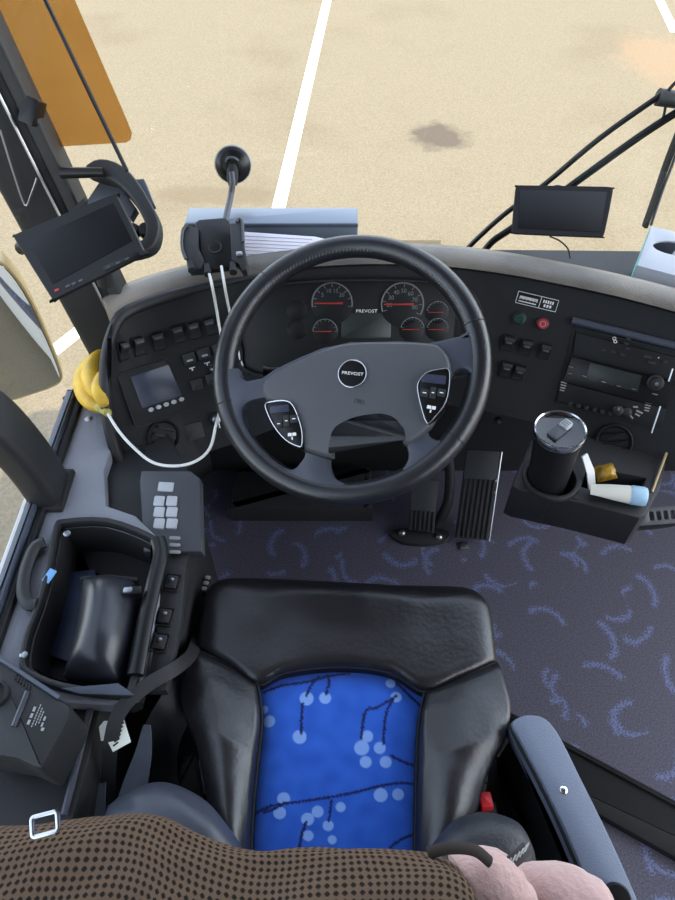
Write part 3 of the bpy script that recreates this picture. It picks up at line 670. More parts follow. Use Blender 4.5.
for par, x, y, a in ((pl_, 292, 436, rad(20)), (pr_, 431, 409, rad(4))):
    u, v = wf.px(x, y, .032); g = wf.off(u, v, .031); g = Fr(g.o, g.x*math.cos(a)+g.y*math.sin(a), g.z); bm = NB(); box(bm, g, -.007,0,0,-.0005,.0055,.0012, r=.0008, bev=.0003); box(bm, g, .0005,0,0,.007,.0055,.0012, r=.0008, bev=.0003); box(bm, g, -.0012,-.006,0,.0012,-.001,.0012, r=.0004, bev=.0003); lab(P('horn_symbol', [(bm, 'white_mark')], par), 'white horn symbol')
# steering column under the wheel
ax = -wf.z
bm = NB(); f = Fr(wo+ax*.045, (1,0,0), ax); lathe(bm, f, [(.040,0), (.046,.02), (.048,.10), (.046,.20), (.045,.28)], 28)
col = P('column_shroud', [(bm, 'dark_rubber')], WH)
bm = NB(); A = wf.p(-.05,0,-.07); tube(bm, cr([A, wf.p(-.11,-.015,-.075), wf.p(-.165,-.03,-.065)], 5), [.008]*10+[.011], 10); lab(P('stalk', [(bm, 'gloss_black')], WH), 'black stalk behind the left of the rim')

# ================================================================== PEDALS
def pedal(name, label, bl, br, tl, tr, ztop, ribs, split):
    A, B = on(*bl, z=.03), on(*br, z=.03); Cc, D = on(*tl, z=ztop), on(*tr, z=ztop)
    x = B-A; n = x.cross(Cc-A); fr = Fr(A, x, n); w = x.length; h = (Cc-A).dot(fr.y)
    t = T(name, label, 'pedal', (A+B)/2)
    bm = NB(); sl = (Cc-A).dot(fr.x); P4 = [(0,0), (w,0), (w+sl,h), (sl,h)]; slab(bm, fr, P4, -.012, 0, .003); P('pedal_plate', [(bm, 'brake_metal')], t)
    for k in range(ribs):
        u0 = w*(k+.5)/ribs; bm = NB(); q = [(u0-w*.22/ribs,h*.02), (u0+w*.22/ribs,h*.02), (u0+w*.22/ribs+sl*split,h*split), (u0-w*.22/ribs+sl*split,h*split)]; slab(bm, fr, q, -.001, .005, .0015); P('rib', [(bm, 'dark_rubber')], t)
    return t, fr, w, h
acc, fr, w, h = pedal('accelerator_pedal', 'long ribbed black accelerator pedal, right of the two floor pedals', (455,538), (488,541), (467,449), (497,452), .21, 7, .68)
bm = NB(); tube(bm, [fr.p(w+.003,0,0), fr.p(w+.012,h,0)], .002, 6); P('edge_trim', [(bm, 'steel')], acc)
for q in (.55,.68): bm = one(lathe, Fr(fr.p(w*1.03,h*q,0), fr.y, fr.x), [(.005,0), (.004,.005)], 12); P('screw', [(bm, 'steel')], acc)
p = on(464,546,z=.004); bm = NB(); box(bm, Fr(p,(1,0,0),(0,0,1)), -.013,-.012,-.004,.013,.012,.004); b2 = one(lathe, Fr(p,(1,0,0),(0,0,1)), [(.007,.003), (.006,.009)], 6); lab(P('floor_bracket', [(bm, 'steel'), (b2, 'steel')], acc), 'steel bolt at the foot')
brk, fr, w, h = pedal('brake_pedal', 'ribbed black brake pedal bolted to a curved floor plate', (408,530), (434,533), (412,478), (438,480), .14, 6, .40)
bm = NB(); f = Fr(on(420,538,z=.008),(1,0,0),(0,0,1)); slab(bm, f, cr2([(-.085,.02), (-.06,-.012), (-.02,-.022), (.03,-.022), (.07,-.010), (.078,.02), (0,.035)], 4), -.007, .006, .003); P('floor_plate', [(bm, 'dark_rubber')], brk)
for x, y in ((402,533), (439,537)): bm = one(lathe, Fr(on(x,y,z=.014),(1,0,0),(0,0,1)), [(.010,0), (.010,.003), (.006,.008), (.003,.009)], 16); lab(P('bolt', [(bm, 'steel')], brk), 'steel bolt')
bm = NB(); tube(bm, cr([on(436,525,z=.02), on(447,505,z=.08), on(450,480,z=.14), on(448,455,z=.2)], 5), .014, 10); P('pedal_arm', [(bm, 'dark_rubber')], brk)
bm = NB(); box(bm, Fr((.0,1.10,.0),(1,0,0),(0,0,1)), -.30,-.02,0,.10,.13,.06, bev=.02); tag(P('foot_rest', [(bm, 'dark_rubber')]), 'low black foot rest block under the steering column', 'foot rest')

# ================================================================== LEFT SIDE CONSOLE
LZ = .60
CON = T('side_console', 'grey vinyl ledge and black console along the left window', 'console', (-.4, .5, 0))
tf = Fr((0,0,LZ+.012),(1,0,0),(0,0,1))
ot = cr2(tf.poly([(56,530), (68,523), (110,522), (152,537), (160,548), (158,585), (146,640), (136,692), (118,700), (62,692), (32,680), (22,668), (26,640), (34,618), (40,600), (48,570)]), 3)
ot = ot if area2(ot) > 0 else ot[::-1]
it = inset(ot, .014)
led = [(-8,640), (20,560), (45,490), (75,415), (88,385), (108,360), (125,380), (118,430), (104,470), (106,505), (135,515), (161,540), (158,600), (144,660), (135,696), (110,706), (20,700), (-20,700)]
q = [(p.x, p.y) for p in [on(x, y, z=LZ+.01) for x, y in led]]
bm = plate(NB(), WORLD, q, [it], LZ-.015, LZ+.01, .005); lab(P('ledge', [(bm, 'ledge_vinyl')], CON), 'grey grained vinyl ledge')
box_ = [(-.51,-.1), (-.365,-.1), (-.35,.36), (-.325,.41), (-.262,.50), (-.258,.62), (-.285,.80), (-.34,.90), (-.51,.90)]
bm = plate(NB(), WORLD, box_, [inset(it, -.003)], LZ-.075, LZ-.014, .006); slab(bm, WORLD, box_, .0, LZ-.076, .002); P('console_body', [(bm, 'black_plastic')], CON)
# inner strip with small switches, next to the seat
st = [on(x, y, z=LZ).to_2d() for x, y in ((163,560), (186,565), (181,620), (166,690), (146,690), (157,620))]
bm = NB(); slab(bm, WORLD, [tuple(v) for v in st], LZ-.02, LZ-.002, .004); P('switch_strip', [(bm, 'black_plastic')], CON)
for x, y in ((172,583), (165,617), (160,643)):
    p = on(x, y, z=LZ-.002); f = Fr(p, (1,-.12,0), (0,0,1)); bm = plate(NB(), f, rrect(-.014,-.016,.014,.016,.003), [rrect(-.012,-.014,.012,.014,.002)], 0, .003, .0008)
    b2 = NB(); box(b2, f, -.010,-.012,0,.010,.012,.006, bev=.002); b3 = NB(); box(b3, f, -.004,0,.0055,.004,.006,.0075, bev=.0005); sw = P('console_switch', [(bm, 'dark_rubber'), (b2, 'black_plastic')], CON); P('switch_mark', [(b3, 'steel')], sw)
p = on(88.5,419,z=LZ+.0095); b = one(lathe, Fr(p,(1,0,0),(0,0,1)), [(.008,0), (.008,.0015), (.004,.003)], 18); lab(P('ledge_screw', [(b, 'steel')], CON), 'steel screw')
# gear selector keypad
f = Fr(on(168,512,z=LZ+.012), (1,-.05,0), (0,-.25,1)); KP = T('gear_selector', 'grey push-button gear selector pad with six light keys, below the trip display', 'keypad', f.o)
q = f.poly([(141,470), (190,470), (200,478), (202,552), (143,552), (139,480)]); bm = NB(); slab(bm, f, q, -.03, .0, .006); P('base_plate', [(bm, 'keypad_grey')], KP)
u, v = f.px(166, 487); bm = NB(); box(bm, f.off(u,v), -.014,-.009,-.001,.014,.009,.003, r=.002); lab(P('display', [(bm, 'key_white')], KP), 'light display window')
for x in (159.5, 172):
    for y in (501.5, 512.5, 524):
        u, v = f.px(x, y); g = f.off(u, v); bm = NB(); box(bm, g, -.0095,-.0095,-.001,.0095,.0095,.005, r=.003, bev=.002); P('key', [(bm, 'key_white')], KP)
for k in range(3):
    u, v = f.px(176, 538+k*7); bm = NB(); box(bm, f.off(u,v), -.012,-.003,-.001,.008,.003,.0008, bev=.0003); P('label_strip', [(bm, 'grey_mark')], KP)

# storage tray let into the ledge
TRY = T('storage_tray', 'deep black storage tray with raised rim on the left ledge', 'tray', on(90,610,z=LZ))
bm = plate(NB(), tf, ot, [inset(ot, .010)], -.0015, .016, .004); P('rim', [(bm, 'black_plastic')], TRY)
it2 = inset(it, .001)
bm = NB(); rings(bm, [[tf.p(u,v,.004) for u, v in it2], [tf.p(u,v,-.072) for u, v in inset(it2,.003)]], False, True); P('well', [(bm, 'dark_rubber')], TRY)
# bulged hand-hold on the tray's window side
pts = [tf.p(*tf.px(x, y), .012) for x, y in ((47,546), (37,552), (28,575), (26,595), (31,607), (40,608))]
bm = NB(); tube(bm, cr(pts, 6), .011, 10, flat=.8); P('hand_hold', [(bm, 'black_plastic')], TRY)
for x, y in ((69.5,538), (27,659)):
    bm = one(lathe, Fr(tf.p(*tf.px(x,y),.012),(1,0,0),(0,0,1)), [(.006,0), (.006,.003), (.004,.004)], 14); lab(P('bolt', [(bm, 'steel')], TRY), 'steel bolt')
p = tf.p(*tf.px(52,580), .0135); f = Fr(p, (.35,1,0), (.3,-.1,1)); bm = NB(); box(bm, f, -.012,-.006,-.002,.012,.006,.001, r=.001, bev=.0004); lab(P('sticker', [(bm, 'blue_sticker')], TRY), 'small pale blue sticker')
bm = NB(); tube(bm, cr([tf.p(*tf.px(x, y), .018) for x, y in ((160,545), (163,560), (156,590), (147,630), (138,680))], 5), .013, 10, flat=.7); P('side_rail', [(bm, 'gloss_black')], TRY)
# pouch and notebook in the tray
def quadz(pts, z): return [on(x, y, z=z) for x, y in pts]
nf = Fr((0,0,LZ-.050),(1,0,0),(0,0,1)); bm = NB(); slab(bm, nf, nf.poly([(60,574), (96,570), (104,660), (74,664), (48,656)]), -.009, .004, .002)
tag(P('notebook', [(bm, 'notebook')]), 'flat dark blue notebook in the tray beside the leather pouch', 'notebook')
POU = T('leather_pouch', 'plump black leather pouch resting in the storage tray', 'pouch', on(105,630,z=LZ+.02))
def coons(Tp, Bt, Lf, Rg, nu, nv):
    def rs(C, n):
        C = cr([(a, b_, 0) for a, b_ in C], 6); d = [0]
        for a, b_ in zip(C, C[1:]): d.append(d[-1]+(b_-a).length)
        out = []; j = 0
        for k in range(n+1):
            t = d[-1]*k/n
            while j < len(d)-2 and d[j+1] < t: j += 1
            f = (t-d[j])/max(1e-9, d[j+1]-d[j]); out.append(C[j].lerp(C[j+1], f))
        return out
    Tp, Bt, Lf, Rg = rs(Tp, nu), rs(Bt, nu), rs(Lf, nv), rs(Rg, nv); G = []
    for j in range(nv+1):
        t = j/nv; row = []
        for i in range(nu+1):
            s = i/nu
            row.append((1-t)*Tp[i]+t*Bt[i]+(1-s)*Lf[j]+s*Rg[j]-((1-s)*(1-t)*Tp[0]+s*(1-t)*Tp[-1]+(1-s)*t*Bt[0]+s*t*Bt[-1]))
        G.append(row)
    return G
def cushion(G, z, hfun, skirt, nu, nv, flare=0):
    bm = NB(); vs = []
    for j in range(nv+1):
        row = []
        for i in range(nu+1):
            p = on(G[j][i].x, G[j][i].y, z=z); p.z += hfun(i/nu, j/nv, p); row.append(bm.verts.new(p))
        vs.append(row)
    for j in range(nv):
        for i in range(nu): bm.faces.new((vs[j][i], vs[j+1][i], vs[j+1][i+1], vs[j][i+1]))
    loop = vs[0]+[vs[j][nu] for j in range(1, nv+1)]+[vs[nv][i] for i in range(nu-1, -1, -1)]+[vs[j][0] for j in range(nv-1, 0, -1)]
    if skirt:
        prev = loop; c = sum((v.co for v in loop), V())/len(loop)
        for dz, gr in ((.3, flare), (1, flare*.5)):
            lo = [bm.verts.new(v.co+V(((v.co.x-c.x)*gr, (v.co.y-c.y)*gr, -skirt*dz))) for v in loop]
            for i in range(len(loop)): j = (i+1) % len(loop); bm.faces.new((prev[i], prev[j], lo[j], lo[i]))
            prev = lo
        bm.faces.new(prev)
    return bm
pz = LZ+.012
G = coons([(82,578), (108,576), (137,579)], [(63,676), (90,683), (120,684)], [(82,578), (80,610), (75,645), (63,676)], [(137,579), (139,600), (132,645), (120,684)], 24, 28)
def ph(s, t, p): return .050*(max(0, 1-abs(2*s-1)**2.2))**.6*(max(0, 1-abs(2*t-1)**3))**.6*(.8+.4*t)+.004*noise.noise(p*18)
bm = cushion(G, pz, ph, .055, 24, 28); P('pouch_body', [(bm, 'pouch')], POU, smooth=80)
bm = NB(); tube(bm, [on(*q, z=pz+.004) for q in ((81,579), (108,577), (138,580))], .004, 8); P('closure_seam', [(bm, 'dark_rubber')], POU)
f = Fr(on(132,592,z=pz+.03),(1,.1,0),(0,0,1)); bm = NB(); box(bm, f, -.014,-.006,-.006,.016,.007,.006, bev=.002); b2 = NB(); box(b2, f, -.012,-.004,.005,.002,.005,.008, bev=.0005); lab(P('clasp', [(bm, 'gloss_black'), (b2, 'steel')], POU), 'bright metal clasp')
# flap of the pouch / strap underneath at right
bm = NB(); lf2 = Fr((0,0,LZ+.03),(1,0,0),(0,0,1)); slab(bm, lf2, lf2.poly([(60,688), (118,683), (135,695), (80,694)]), -.004, .0, .001); tag(P('tray_lip', [(bm, 'ledge_trim')]), 'grey metal lip below the leather pouch', 'lip')

# device at lower left
dz = .70
df = Fr(on(50,700,z=dz),(1,.1,0),(0,0,1)); DEV = T('ticket_machine', 'black box machine with small white print, lower left on the console', 'machine', on(50,720,z=LZ))
ot = cr2(df.poly([(-40,638), (0,657), (32,679), (62,700), (70,708), (66,722), (46,760), (38,768), (15,758), (-40,738)]), 3)
bm = NB(); slab(bm, df, ot, -.085, 0, .006); P('housing', [(bm, 'black_plastic')], DEV)
bm = NB(); tube(bm, [df.p(*df.px(x,y),.001) for x, y in ((-30,640), (5,662), (32,680), (60,698))], .003, 8); P('top_edge', [(bm, 'ledge_trim')], DEV)
bm = NB(); A = df.p(*df.px(28,692), .002); B = df.p(*df.px(14,727), .002); tube(bm, [A, B], .0035, 8); lab(P('ridge', [(bm, 'spoke_plastic')], DEV), 'raised grey ridge')
bm = one(lathe, df.off(*df.px(-4,695)), [(.018,0), (.018,.006), (.014,.010), (.013,.004)], 28); P('dial', [(bm, 'dark_rubber')], DEV)
lx = (df.p(*df.px(27,727))-df.p(*df.px(35,708))).normalized(); lf = Fr(df.p(*df.px(37,717), .0005), lx, df.z)
bm = NB()
for v0, u0, n, w, h in ((.0075,-.012,3,.006,.0035), (.0015,-.016,9,.0024,.0014), (-.0025,-.012,7,.0024,.0014), (-.006,-.008,5,.0024,.0014), (-.011,-.002,2,.0055,.0024), (-.014,.012,1,.004,.004)):
    for k in range(n): box(bm, lf, u0+k*w*1.4, -v0-h/2, 0, u0+k*w*1.4+w, -v0+h/2, .0005, r=.0003, bev=.0001)
lab(P('printed_label', [(bm, 'grey_mark')], DEV), 'rows of tiny white print')
for k in range(6):
    u, v = df.px(16+k*2.7, 677+k*2.2); bm = NB(); box(bm, df.off(u,v), -.0018,-.004,-.001,.0018,.004,.002, bev=.0005); P('vent_slot', [(bm, 'dark_rubber')], DEV)
# trim strip below the device, bin wall
bm = NB(); A = on(93,700,z=.592); B = on(64,815,z=.592); tube(bm, [A, B], .005, 8); B2 = on(20,830,z=.60)
tag(P('console_rail', [(bm, 'spoke_plastic')]), 'thin grey rail edge running down beside the black machine', 'rail')

# bananas
BAN = T('banana_bunch', 'bunch of ripe yellow bananas on the ledge by the dash corner', 'bananas', on(95,400,z=LZ+.01))
bz = LZ+.035
def banana(pts, r, zs):
    q = cr([on(x, y, z=z) for (x, y), z in zip(pts, zs)], 6); n = len(q)
    rr = [r*max(.22, (math.sin(math.pi*min(1, max(0, (k/(n-1))*.86+.09))))**.55) for k in range(n)]
    bm = NB(); tube(bm, q, rr, 10); b2 = NB(); tube(b2, [q[0]+(q[0]-q[1])*.9, q[0]], [rr[0]*.7, rr[0]*.95], 8); b3 = NB(); tube(b3, [q[-1], q[-1]+(q[-1]-q[-2])*2.2], [rr[-1], rr[-1]*.75], 8)
    return P('banana', [(bm, 'banana'), (b2, 'banana_tip'), (b3, 'banana_stem')], BAN, smooth=80)
banana([(100,354), (87,370), (84,388), (92,402), (104,409)], .0205, [.64,.645,.65,.65,.65])
banana([(108,352), (96,362), (92,377), (98,391), (106,400)], .021, [.68,.685,.69,.688,.68])
banana([(112,372), (103,378), (100,390), (103,400), (107,406)], .016, [.695,.70,.70,.69,.68])
bm = NB(); tube(bm, [on(98,407,z=.66), on(104,411,z=.672), on(108,413,z=.68)], [.009,.007,.008], 8); lab(P('stem', [(bm, 'banana_stem')], BAN), 'joined brownish stem')

# ================================================================== DRIVER SEAT
SEAT = T('driver_seat', 'black leather driver seat with a patterned bright blue cloth centre', 'seat', (.01, .35, 0))
SZ = .50
def base_h(p):   # bolsters higher at sides, front waterfall edge
    return .0
def puff(a, k=.024, ex=4):
    def h(s, t, p): return k*(max(0, 1-abs(2*s-1)**ex))**.7*(max(0, 1-abs(2*t-1)**ex))**.7 - k + .0025*noise.noise(p*14) + a(p)
    return h
front_t = [(207,580), (225,573), (300,575), (400,580), (468,582), (487,590)]
front_b = [(196,650), (228,664), (258,685), (285,673), (340,667), (390,673), (424,692), (460,678), (497,662)]
G = coons(front_t, front_b, [(207,580), (201,615), (196,650)], [(487,590), (493,625), (497,662)], 60, 28)
bm = cushion(G, SZ, lambda s, t, p: .016-.035*max(0, 1-t/.28)**2.2-.018*abs(2*s-1)**14-.007*math.exp(-((1-t)/.03)**2)+.002*noise.noise(p*14), .10, 60, 28, .02); P('front_cushion', [(bm, 'leather')], SEAT, smooth=80)
Lc = [(196,650), (188,672), (183,695), (186,718), (198,748), (206,785), (212,820), (222,850), (235,880)]
Lr = [(258,685), (262,720), (258,760), (254,800), (251,850), (250,880)]
Rl = [(424,692), (418,730), (416,790), (415,850), (415,880)]
Rc = [(497,662), (504,690), (508,714), (503,740), (490,765), (481,790), (472,820), (450,855), (445,880)]
G = coons([(196,650), (228,664), (258,685)], [(235,880), (250,880)], Lc, Lr, 22, 60)
def lh(s, t, p): return .010+.034*math.sin(math.pi*(s*.84+.10))*min(1, t*2.6)**.8+.006*min(1,t*8)-.020*(s>.999)-.008*math.exp(-(t/.02)**2)+.002*noise.noise(p*22)
def lh0(s, t, p): return .055*(max(0, math.sin(math.pi*(s*.8+.12))))**1.0*min(1, t*4+.15) - .012*min(1,t*4+.2) - .01*(s>.5) + .003*noise.noise(p*22)
bm = cushion(G, SZ, lh, .12, 22, 60, .06); P('side_bolster', [(bm, 'leather')], SEAT, smooth=80)
G = coons([(424,692), (460,678), (497,662)], [(415,880), (445,880)], Rl, Rc, 22, 60)
def rh(s, t, p): return .010+.034*math.sin(math.pi*((1-s)*.84+.10))*min(1, t*2.6)**.8+.006*min(1,t*8)-.020*(s<.001)-.008*math.exp(-(t/.02)**2)+.002*noise.noise(p*22)
def rh0(s, t, p): return .055*(max(0, math.sin(math.pi*((1-s)*.8+.12))))**1.0*min(1, t*4+.15) - .012*min(1,t*4+.2) - .01*(s<.5) + .003*noise.noise(p*22)
bm = cushion(G, SZ, rh, .12, 22, 60, .06); P('side_bolster', [(bm, 'leather')], SEAT, smooth=80)
# blue centre panel with woven branches and pale discs
zx = lambda q: (180+q[0]*.5037, 560+q[1]*.5037)
discs = [(251,271,14), (288,270,12), (237,348,14), (176,315,12), (166,290,8), (372,347,12), (361,370,15), (397,370,12), (369,398,12), (409,398,12), (430,267,11), (419,238,10), (399,464,14), (434,462,12), (205,471,13), (197,499,13), (273,497,12), (253,512,13), (319,488,10), (294,525,11), (254,545,11), (302,553,9), (440,620,13), (330,640,13)]
discs = [(*zx(d), d[2]*.5037) for d in discs]
brs = [[(163,255), (200,243), (250,236), (300,222), (335,217)], [(251,265), (262,240), (275,225)], [(290,262), (296,235), (293,222)], [(240,340), (241,310), (243,282)], [(430,265), (415,275), (390,290), (370,295), (362,330), (360,350)], [(425,270), (410,300), (405,340), (405,360)], [(420,385), (440,395), (465,402)], [(430,235), (445,250), (460,265), (480,282)], [(150,497), (180,485), (215,480), (260,474), (330,462), (380,450), (430,440), (468,440)], [(205,480), (190,490), (165,497)], [(250,518), (241,545), (236,575)], [(300,475), (298,500), (295,515)], [(415,572), (435,555), (465,540)]]
segs = []
for b in brs:
    q = cr([(*zx(p), 0) for p in b], 5)
    segs += list(zip(q, q[1:]))
Gc = coons([(258,685), (285,673), (340,667), (390,673), (424,692)], [(250,880), (415,880)], Lr, Rl, 170, 200)
def sh(s, t, p): return .012*(max(0, 1-abs(2*s-1)**6))**.7*(max(0, 1-abs(2*t-1)**8))-.020
bm = cushion(Gc, SZ, sh, .10, 170, 200, .0)
ob = P('cloth_panel', [(bm, 'seat_cloth')], SEAT, smooth=80)
at_ = ob.data.attributes.new('weave', 'FLOAT_COLOR', 'POINT'); blue = lin((50,102,204)); blue2 = lin((36,82,180)); pale = lin((126,162,224)); navy = lin((26,34,84))
cols = []
nvx = 171*201
for k, vtx in enumerate(ob.data.vertices):
    if k < nvx:
        j, i = divmod(k, 171); g = Gc[j][i]; jx = noise.noise(V((g.x*.55, g.y*.55, 3)))*1.6; x, y = g.x, g.y
        f = noise.noise(V((x*.06, y*.06, 0)))*.5+.5; c = [a*(1-f)+b*f for a, b in zip(blue, blue2)]
        for dx, dy, dr in discs:
            d = math.hypot(x-dx, (y-dy))
            if d < dr+.6: w = max(0, min(1, (dr+.3-d)/.7)); c = [a*(1-w)+b*w for a, b in zip(c, pale)]
        best = 9
        for a, b in segs:
            if abs(a.x-x) > 14 or abs(a.y-y) > 14: continue
            ab = b-a; tt = max(0, min(1, ((x-a.x)*ab.x+(y-a.y)*ab.y)/max(1e-6, ab.x**2+ab.y**2))); best = min(best, math.hypot(x-a.x-ab.x*tt, y-a.y-ab.y*tt))
        if best < 3: w = max(0, min(1, (1.8+jx-best)/.7)); c = [a*(1-w)+b*w for a, b in zip(c, navy)]
    else: c = blue
    cols += [c[0], c[1], c[2], 1]
at_.data.foreach_set('color', cols)
# welt seams
for s in (front_b, Lr, Rl):
    bm = NB(); tube(bm, cr([on(x, y, z=SZ+.004) for x, y in s], 6), .0018, 8); P('welt_seam', [(bm, 'dark_rubber')], SEAT)
# outer stitched welts on bolsters
for s, sg in ((Lc[1:], 1), (Rc, -1)):
    bm = NB(); tube(bm, cr([on(x+sg*2, y, z=SZ-.018) for x, y in s], 6), .005, 8); P('outer_welt', [(bm, 'dark_rubber')], SEAT)
# seat pan and pedestal
bm = NB(); box(bm, WORLD, -.24,.10,.30,.27,.58,.41, r=.04, bev=.02); P('seat_pan', [(bm, 'black_plastic')], SEAT)
bm = NB(); box(bm, WORLD, -.16,.14,.0,.19,.50,.30, r=.03, bev=.01); P('pedestal', [(bm, 'dark_rubber')], SEAT)
# backrest with side bolsters
bm = NB(); R = []
for k in range(17):
    t = k/16; z = .47+t*.50; hw = .255-.03*t; bulge = .10*math.exp(-((z-.62)/.13)**2); yb = .10-.05*t
    ring = []
    for j in range(33):
        u = -1+2*j/32; ring.append(V((.005+u*hw, yb+bulge*max(0, (abs(u)-.45)/.55)**1.0*(1-max(0, abs(u)-.86)/.14*.7)+.004-.03*max(0, abs(u)-.9)/.1, z)))
    for j in range(33):
        u = 1-2*j/32; ring.append(V((.005+u*hw, yb-.10+.02*abs(u)**3, z)))
    R.append(ring)
for k, (sc, dz_) in enumerate(((.96,.012), (.85,.02))):
    c = sum(R[16], V())/66; R.append([c+(p-c)*sc+V((0,0,dz_)) for p in R[16]])
rings(bm, R); P('backrest', [(bm, 'leather')], SEAT, smooth=80)
# backrest wing pads seen from above
def wing(pxs, z, m, nm):
    G = coons(*pxs, 26, 20); f = lambda s, t, p: .05*(max(0, 1-abs(2*s-1)**2.3))**.6*(max(0, 1-abs(2*t-1.0)**2.3))**.6+.002*noise.noise(p*40)
    return P(nm, [(cushion(G, z, f, .12, 26, 20, .02), m)], SEAT, smooth=80)
wing(([(108,806), (130,790), (165,782), (205,800), (232,832)], [(108,880), (240,880)], [(108,806), (100,840), (108,880)], [(232,832), (242,855), (240,880)]), .58, 'spoke_plastic', 'back_bolster')
lab(wing(([(434,842), (455,820), (485,812), (515,822), (531,845)], [(434,890), (531,890)], [(434,842), (430,865), (434,890)], [(531,845), (536,865), (531,890)]), .60, 'worn_leather', 'back_bolster'), 'scuffed speckled leather')
# belt buckle beside the cushion (right)
BUC = T('seat_belt_buckle', 'seat belt buckle with a red release button at the right of the seat', 'buckle', on(487,815,z=.42))
f = Fr(on(487,806,z=.50),(1,.05,0),(0,.25,1)); bm = NB(); box(bm, f, -.016,-.03,-.06,.016,.012,-.008, bev=.004); P('buckle_body', [(bm, 'black_plastic')], BUC)
bm = NB(); box(bm, f, -.0095,-.004,-.01,.0095,.020,.004, bev=.003); lab(P('release_button', [(bm, 'red_plastic')], BUC), 'red release button')
bm = NB(); tube(bm, [f.p(0,-.02,-.06), f.p(0,-.05,-.16)], .011, 8, flat=.3); P('buckle_stalk', [(bm, 'dark_rubber')], BUC)
f = Fr(on(483,780,z=.44),(.3,1,0),(0,0,1)); bm = NB(); box(bm, f, -.018,-.007,-.003,.018,.007,.0, r=.001); b2 = NB(); tube(b2, [f.p(-.003,-.007,.0003), f.p(-.003,.007,.0003)], .001, 5); tag(P('white_tag', [(bm, 'tag_white'), (b2, 'dark_rubber')]), 'small white tag wedged at the right edge of the seat', 'tag')
f = Fr((.30,.36,.0),(1,0,0),(0,0,1)); bm = NB(); box(bm, f, -.035,-.24,.25,.05,-.02,.33, bev=.01); tag(P('seat_control_box', [(bm, 'black_plastic')]), 'black control box low between the seat and its right armrest', 'control box'); 
bm = NB(); box(bm, Fr((.31,.20,.0),(1,0,0),(0,0,1)), -.04,-.02,.0,.05,.02,.25); box_o = P('control_post', [(bm, 'dark_rubber')]); 
par = [o for o in COL.objects if o.name == 'seat_control_box'][0]; wl = V(box_o.location); box_o.parent = par; box_o.location = wl-V(par.location)

# ================================================================== RIGHT SIDE PANEL (beside the seat)
ARM = T('seat_barrier', 'grey-blue curved barrier with a screw, right of the seat', 'barrier', on(560,800,z=0))
AZ = .55
oc = [(518,717), (530,714), (546,718), (560,735), (580,775), (600,815), (622,862), (645,915), (668,970)]
ic = [(512,724), (520,740), (537,772), (556,810), (574,850), (590,890), (612,950), (622,978)]
rail = [on(x, y, z=AZ) for x, y in oc]+[on(x, y, z=AZ) for x, y in reversed(ic)]
q = [tuple(p.to_2d()) for p in rail]; qq = q if area2(q) > 0 else q[::-1]
bm = NB(); slab(bm, WORLD, cr2(q, 3), AZ-.05, AZ, .005); lab(P('top_rail', [(bm, 'armrest_grey')], ARM), 'satin grey-blue top face')
bm = NB(); slab(bm, WORLD, inset(cr2(qq, 3), .010), 0, AZ-.04, .004); P('skirt', [(bm, 'black_plastic')], ARM)
bm = NB(); tube(bm, cr([on(x-1, y+1, z=AZ-.012) for x, y in ic], 4), .006, 8); P('edge_seal', [(bm, 'dark_rubber')], ARM)
b = one(lathe, Fr(on(563.5,790,z=AZ),(1,0,0),(0,0,1)), [(.0055,0), (.0055,.001), (.003,.0025)], 16); lab(P('screw', [(b, 'chrome')], ARM), 'bright screw')
b = one(lathe, Fr(on(615,899,z=AZ),(1,0,0),(0,0,1)), [(.018,0), (.018,.010), (.014,.016), (.001,.017)], 24); P('knob', [(b, 'gloss_black')], ARM)

# ================================================================== CUP CONSOLE AND WHAT IT HOLDS
CC = T('cup_console', 'low black cup holder shelf below the right dash', 'console', on(580,500,z=.4))
CZ = .56; hf = Fr((0,0,CZ),(1,0,0),(0,0,1))
tp = hf.poly([(512,486), (514,479), (530,440), (545,425), (668,455), (660,490), (647,514), (640,518), (580,503), (520,490)])
hole = [hf.px(x, y) for x, y in ((524,474), (535,460))]
cu_, cv_ = hf.px(551, 478); cu_ -= .0; HR = .046
if area2(tp) < 0: tp.reverse()
tray = hf.poly([(588,466), (646,478), (636,500), (582,486)])
bm = plate(NB(), hf, tp, [circ(cu_, cv_, HR, 36), tray], -.09, 0, .006); P('shelf_body', [(bm, 'black_plastic')], CC)
bm = NB(); slab(bm, hf, inset(tp, .004), -.095, -.085, .002); P('shelf_bottom', [(bm, 'dark_rubber')], CC)
bm = plate(NB(), hf, circ(cu_, cv_, HR+.010, 40), [circ(cu_, cv_, HR, 40)], -.002, .006, .003); P('cup_ring', [(bm, 'black_plastic')], CC)
# tumbler
CUP = T('travel_tumbler', 'black travel tumbler with a clear lid in the cup holder', 'tumbler', hf.p(cu_, cv_, -.085))
cax = (at(560,431,1.205) - hf.p(cu_, cv_, -.085)); H = cax.length; kf = Fr(hf.p(cu_, cv_, -.085), (1,.25,0), (0,0,1)) if False else Fr(hf.p(cu_, cv_, -.085), (1,.35,0), cax)
bm = one(lathe, kf, [(.033,0), (.034,.004), (.0385,H*.5), (.0425,H-.012), (.044,H-.004)], 40, True, False); P('cup_body', [(bm, 'cup_body')], CUP)
bm = one(lathe, kf, [(.0445,H-.010), (.0465,H-.006), (.0465,H+.003), (.045,H+.006), (.0425,H+.004), (.041,H-.004)], 44, False, False); lab(P('lid_rim', [(bm, 'chrome')], CUP), 'shiny clear rim')
lid = P('lid', [(one(lathe, kf, [(.0415,H-.004), (.041,H-.001), (.001,H-.001)], 40, False, True), 'gloss_black'), (one(lathe, kf, [(.0430,H+.0045), (.040,H+.003), (.001,H+.003)], 40, False, True), 'lid_clear')], CUP)
g = kf.off(0,0,H+.003); g = Fr(g.o, g.x*math.cos(.35)+g.y*math.sin(.35), g.z)
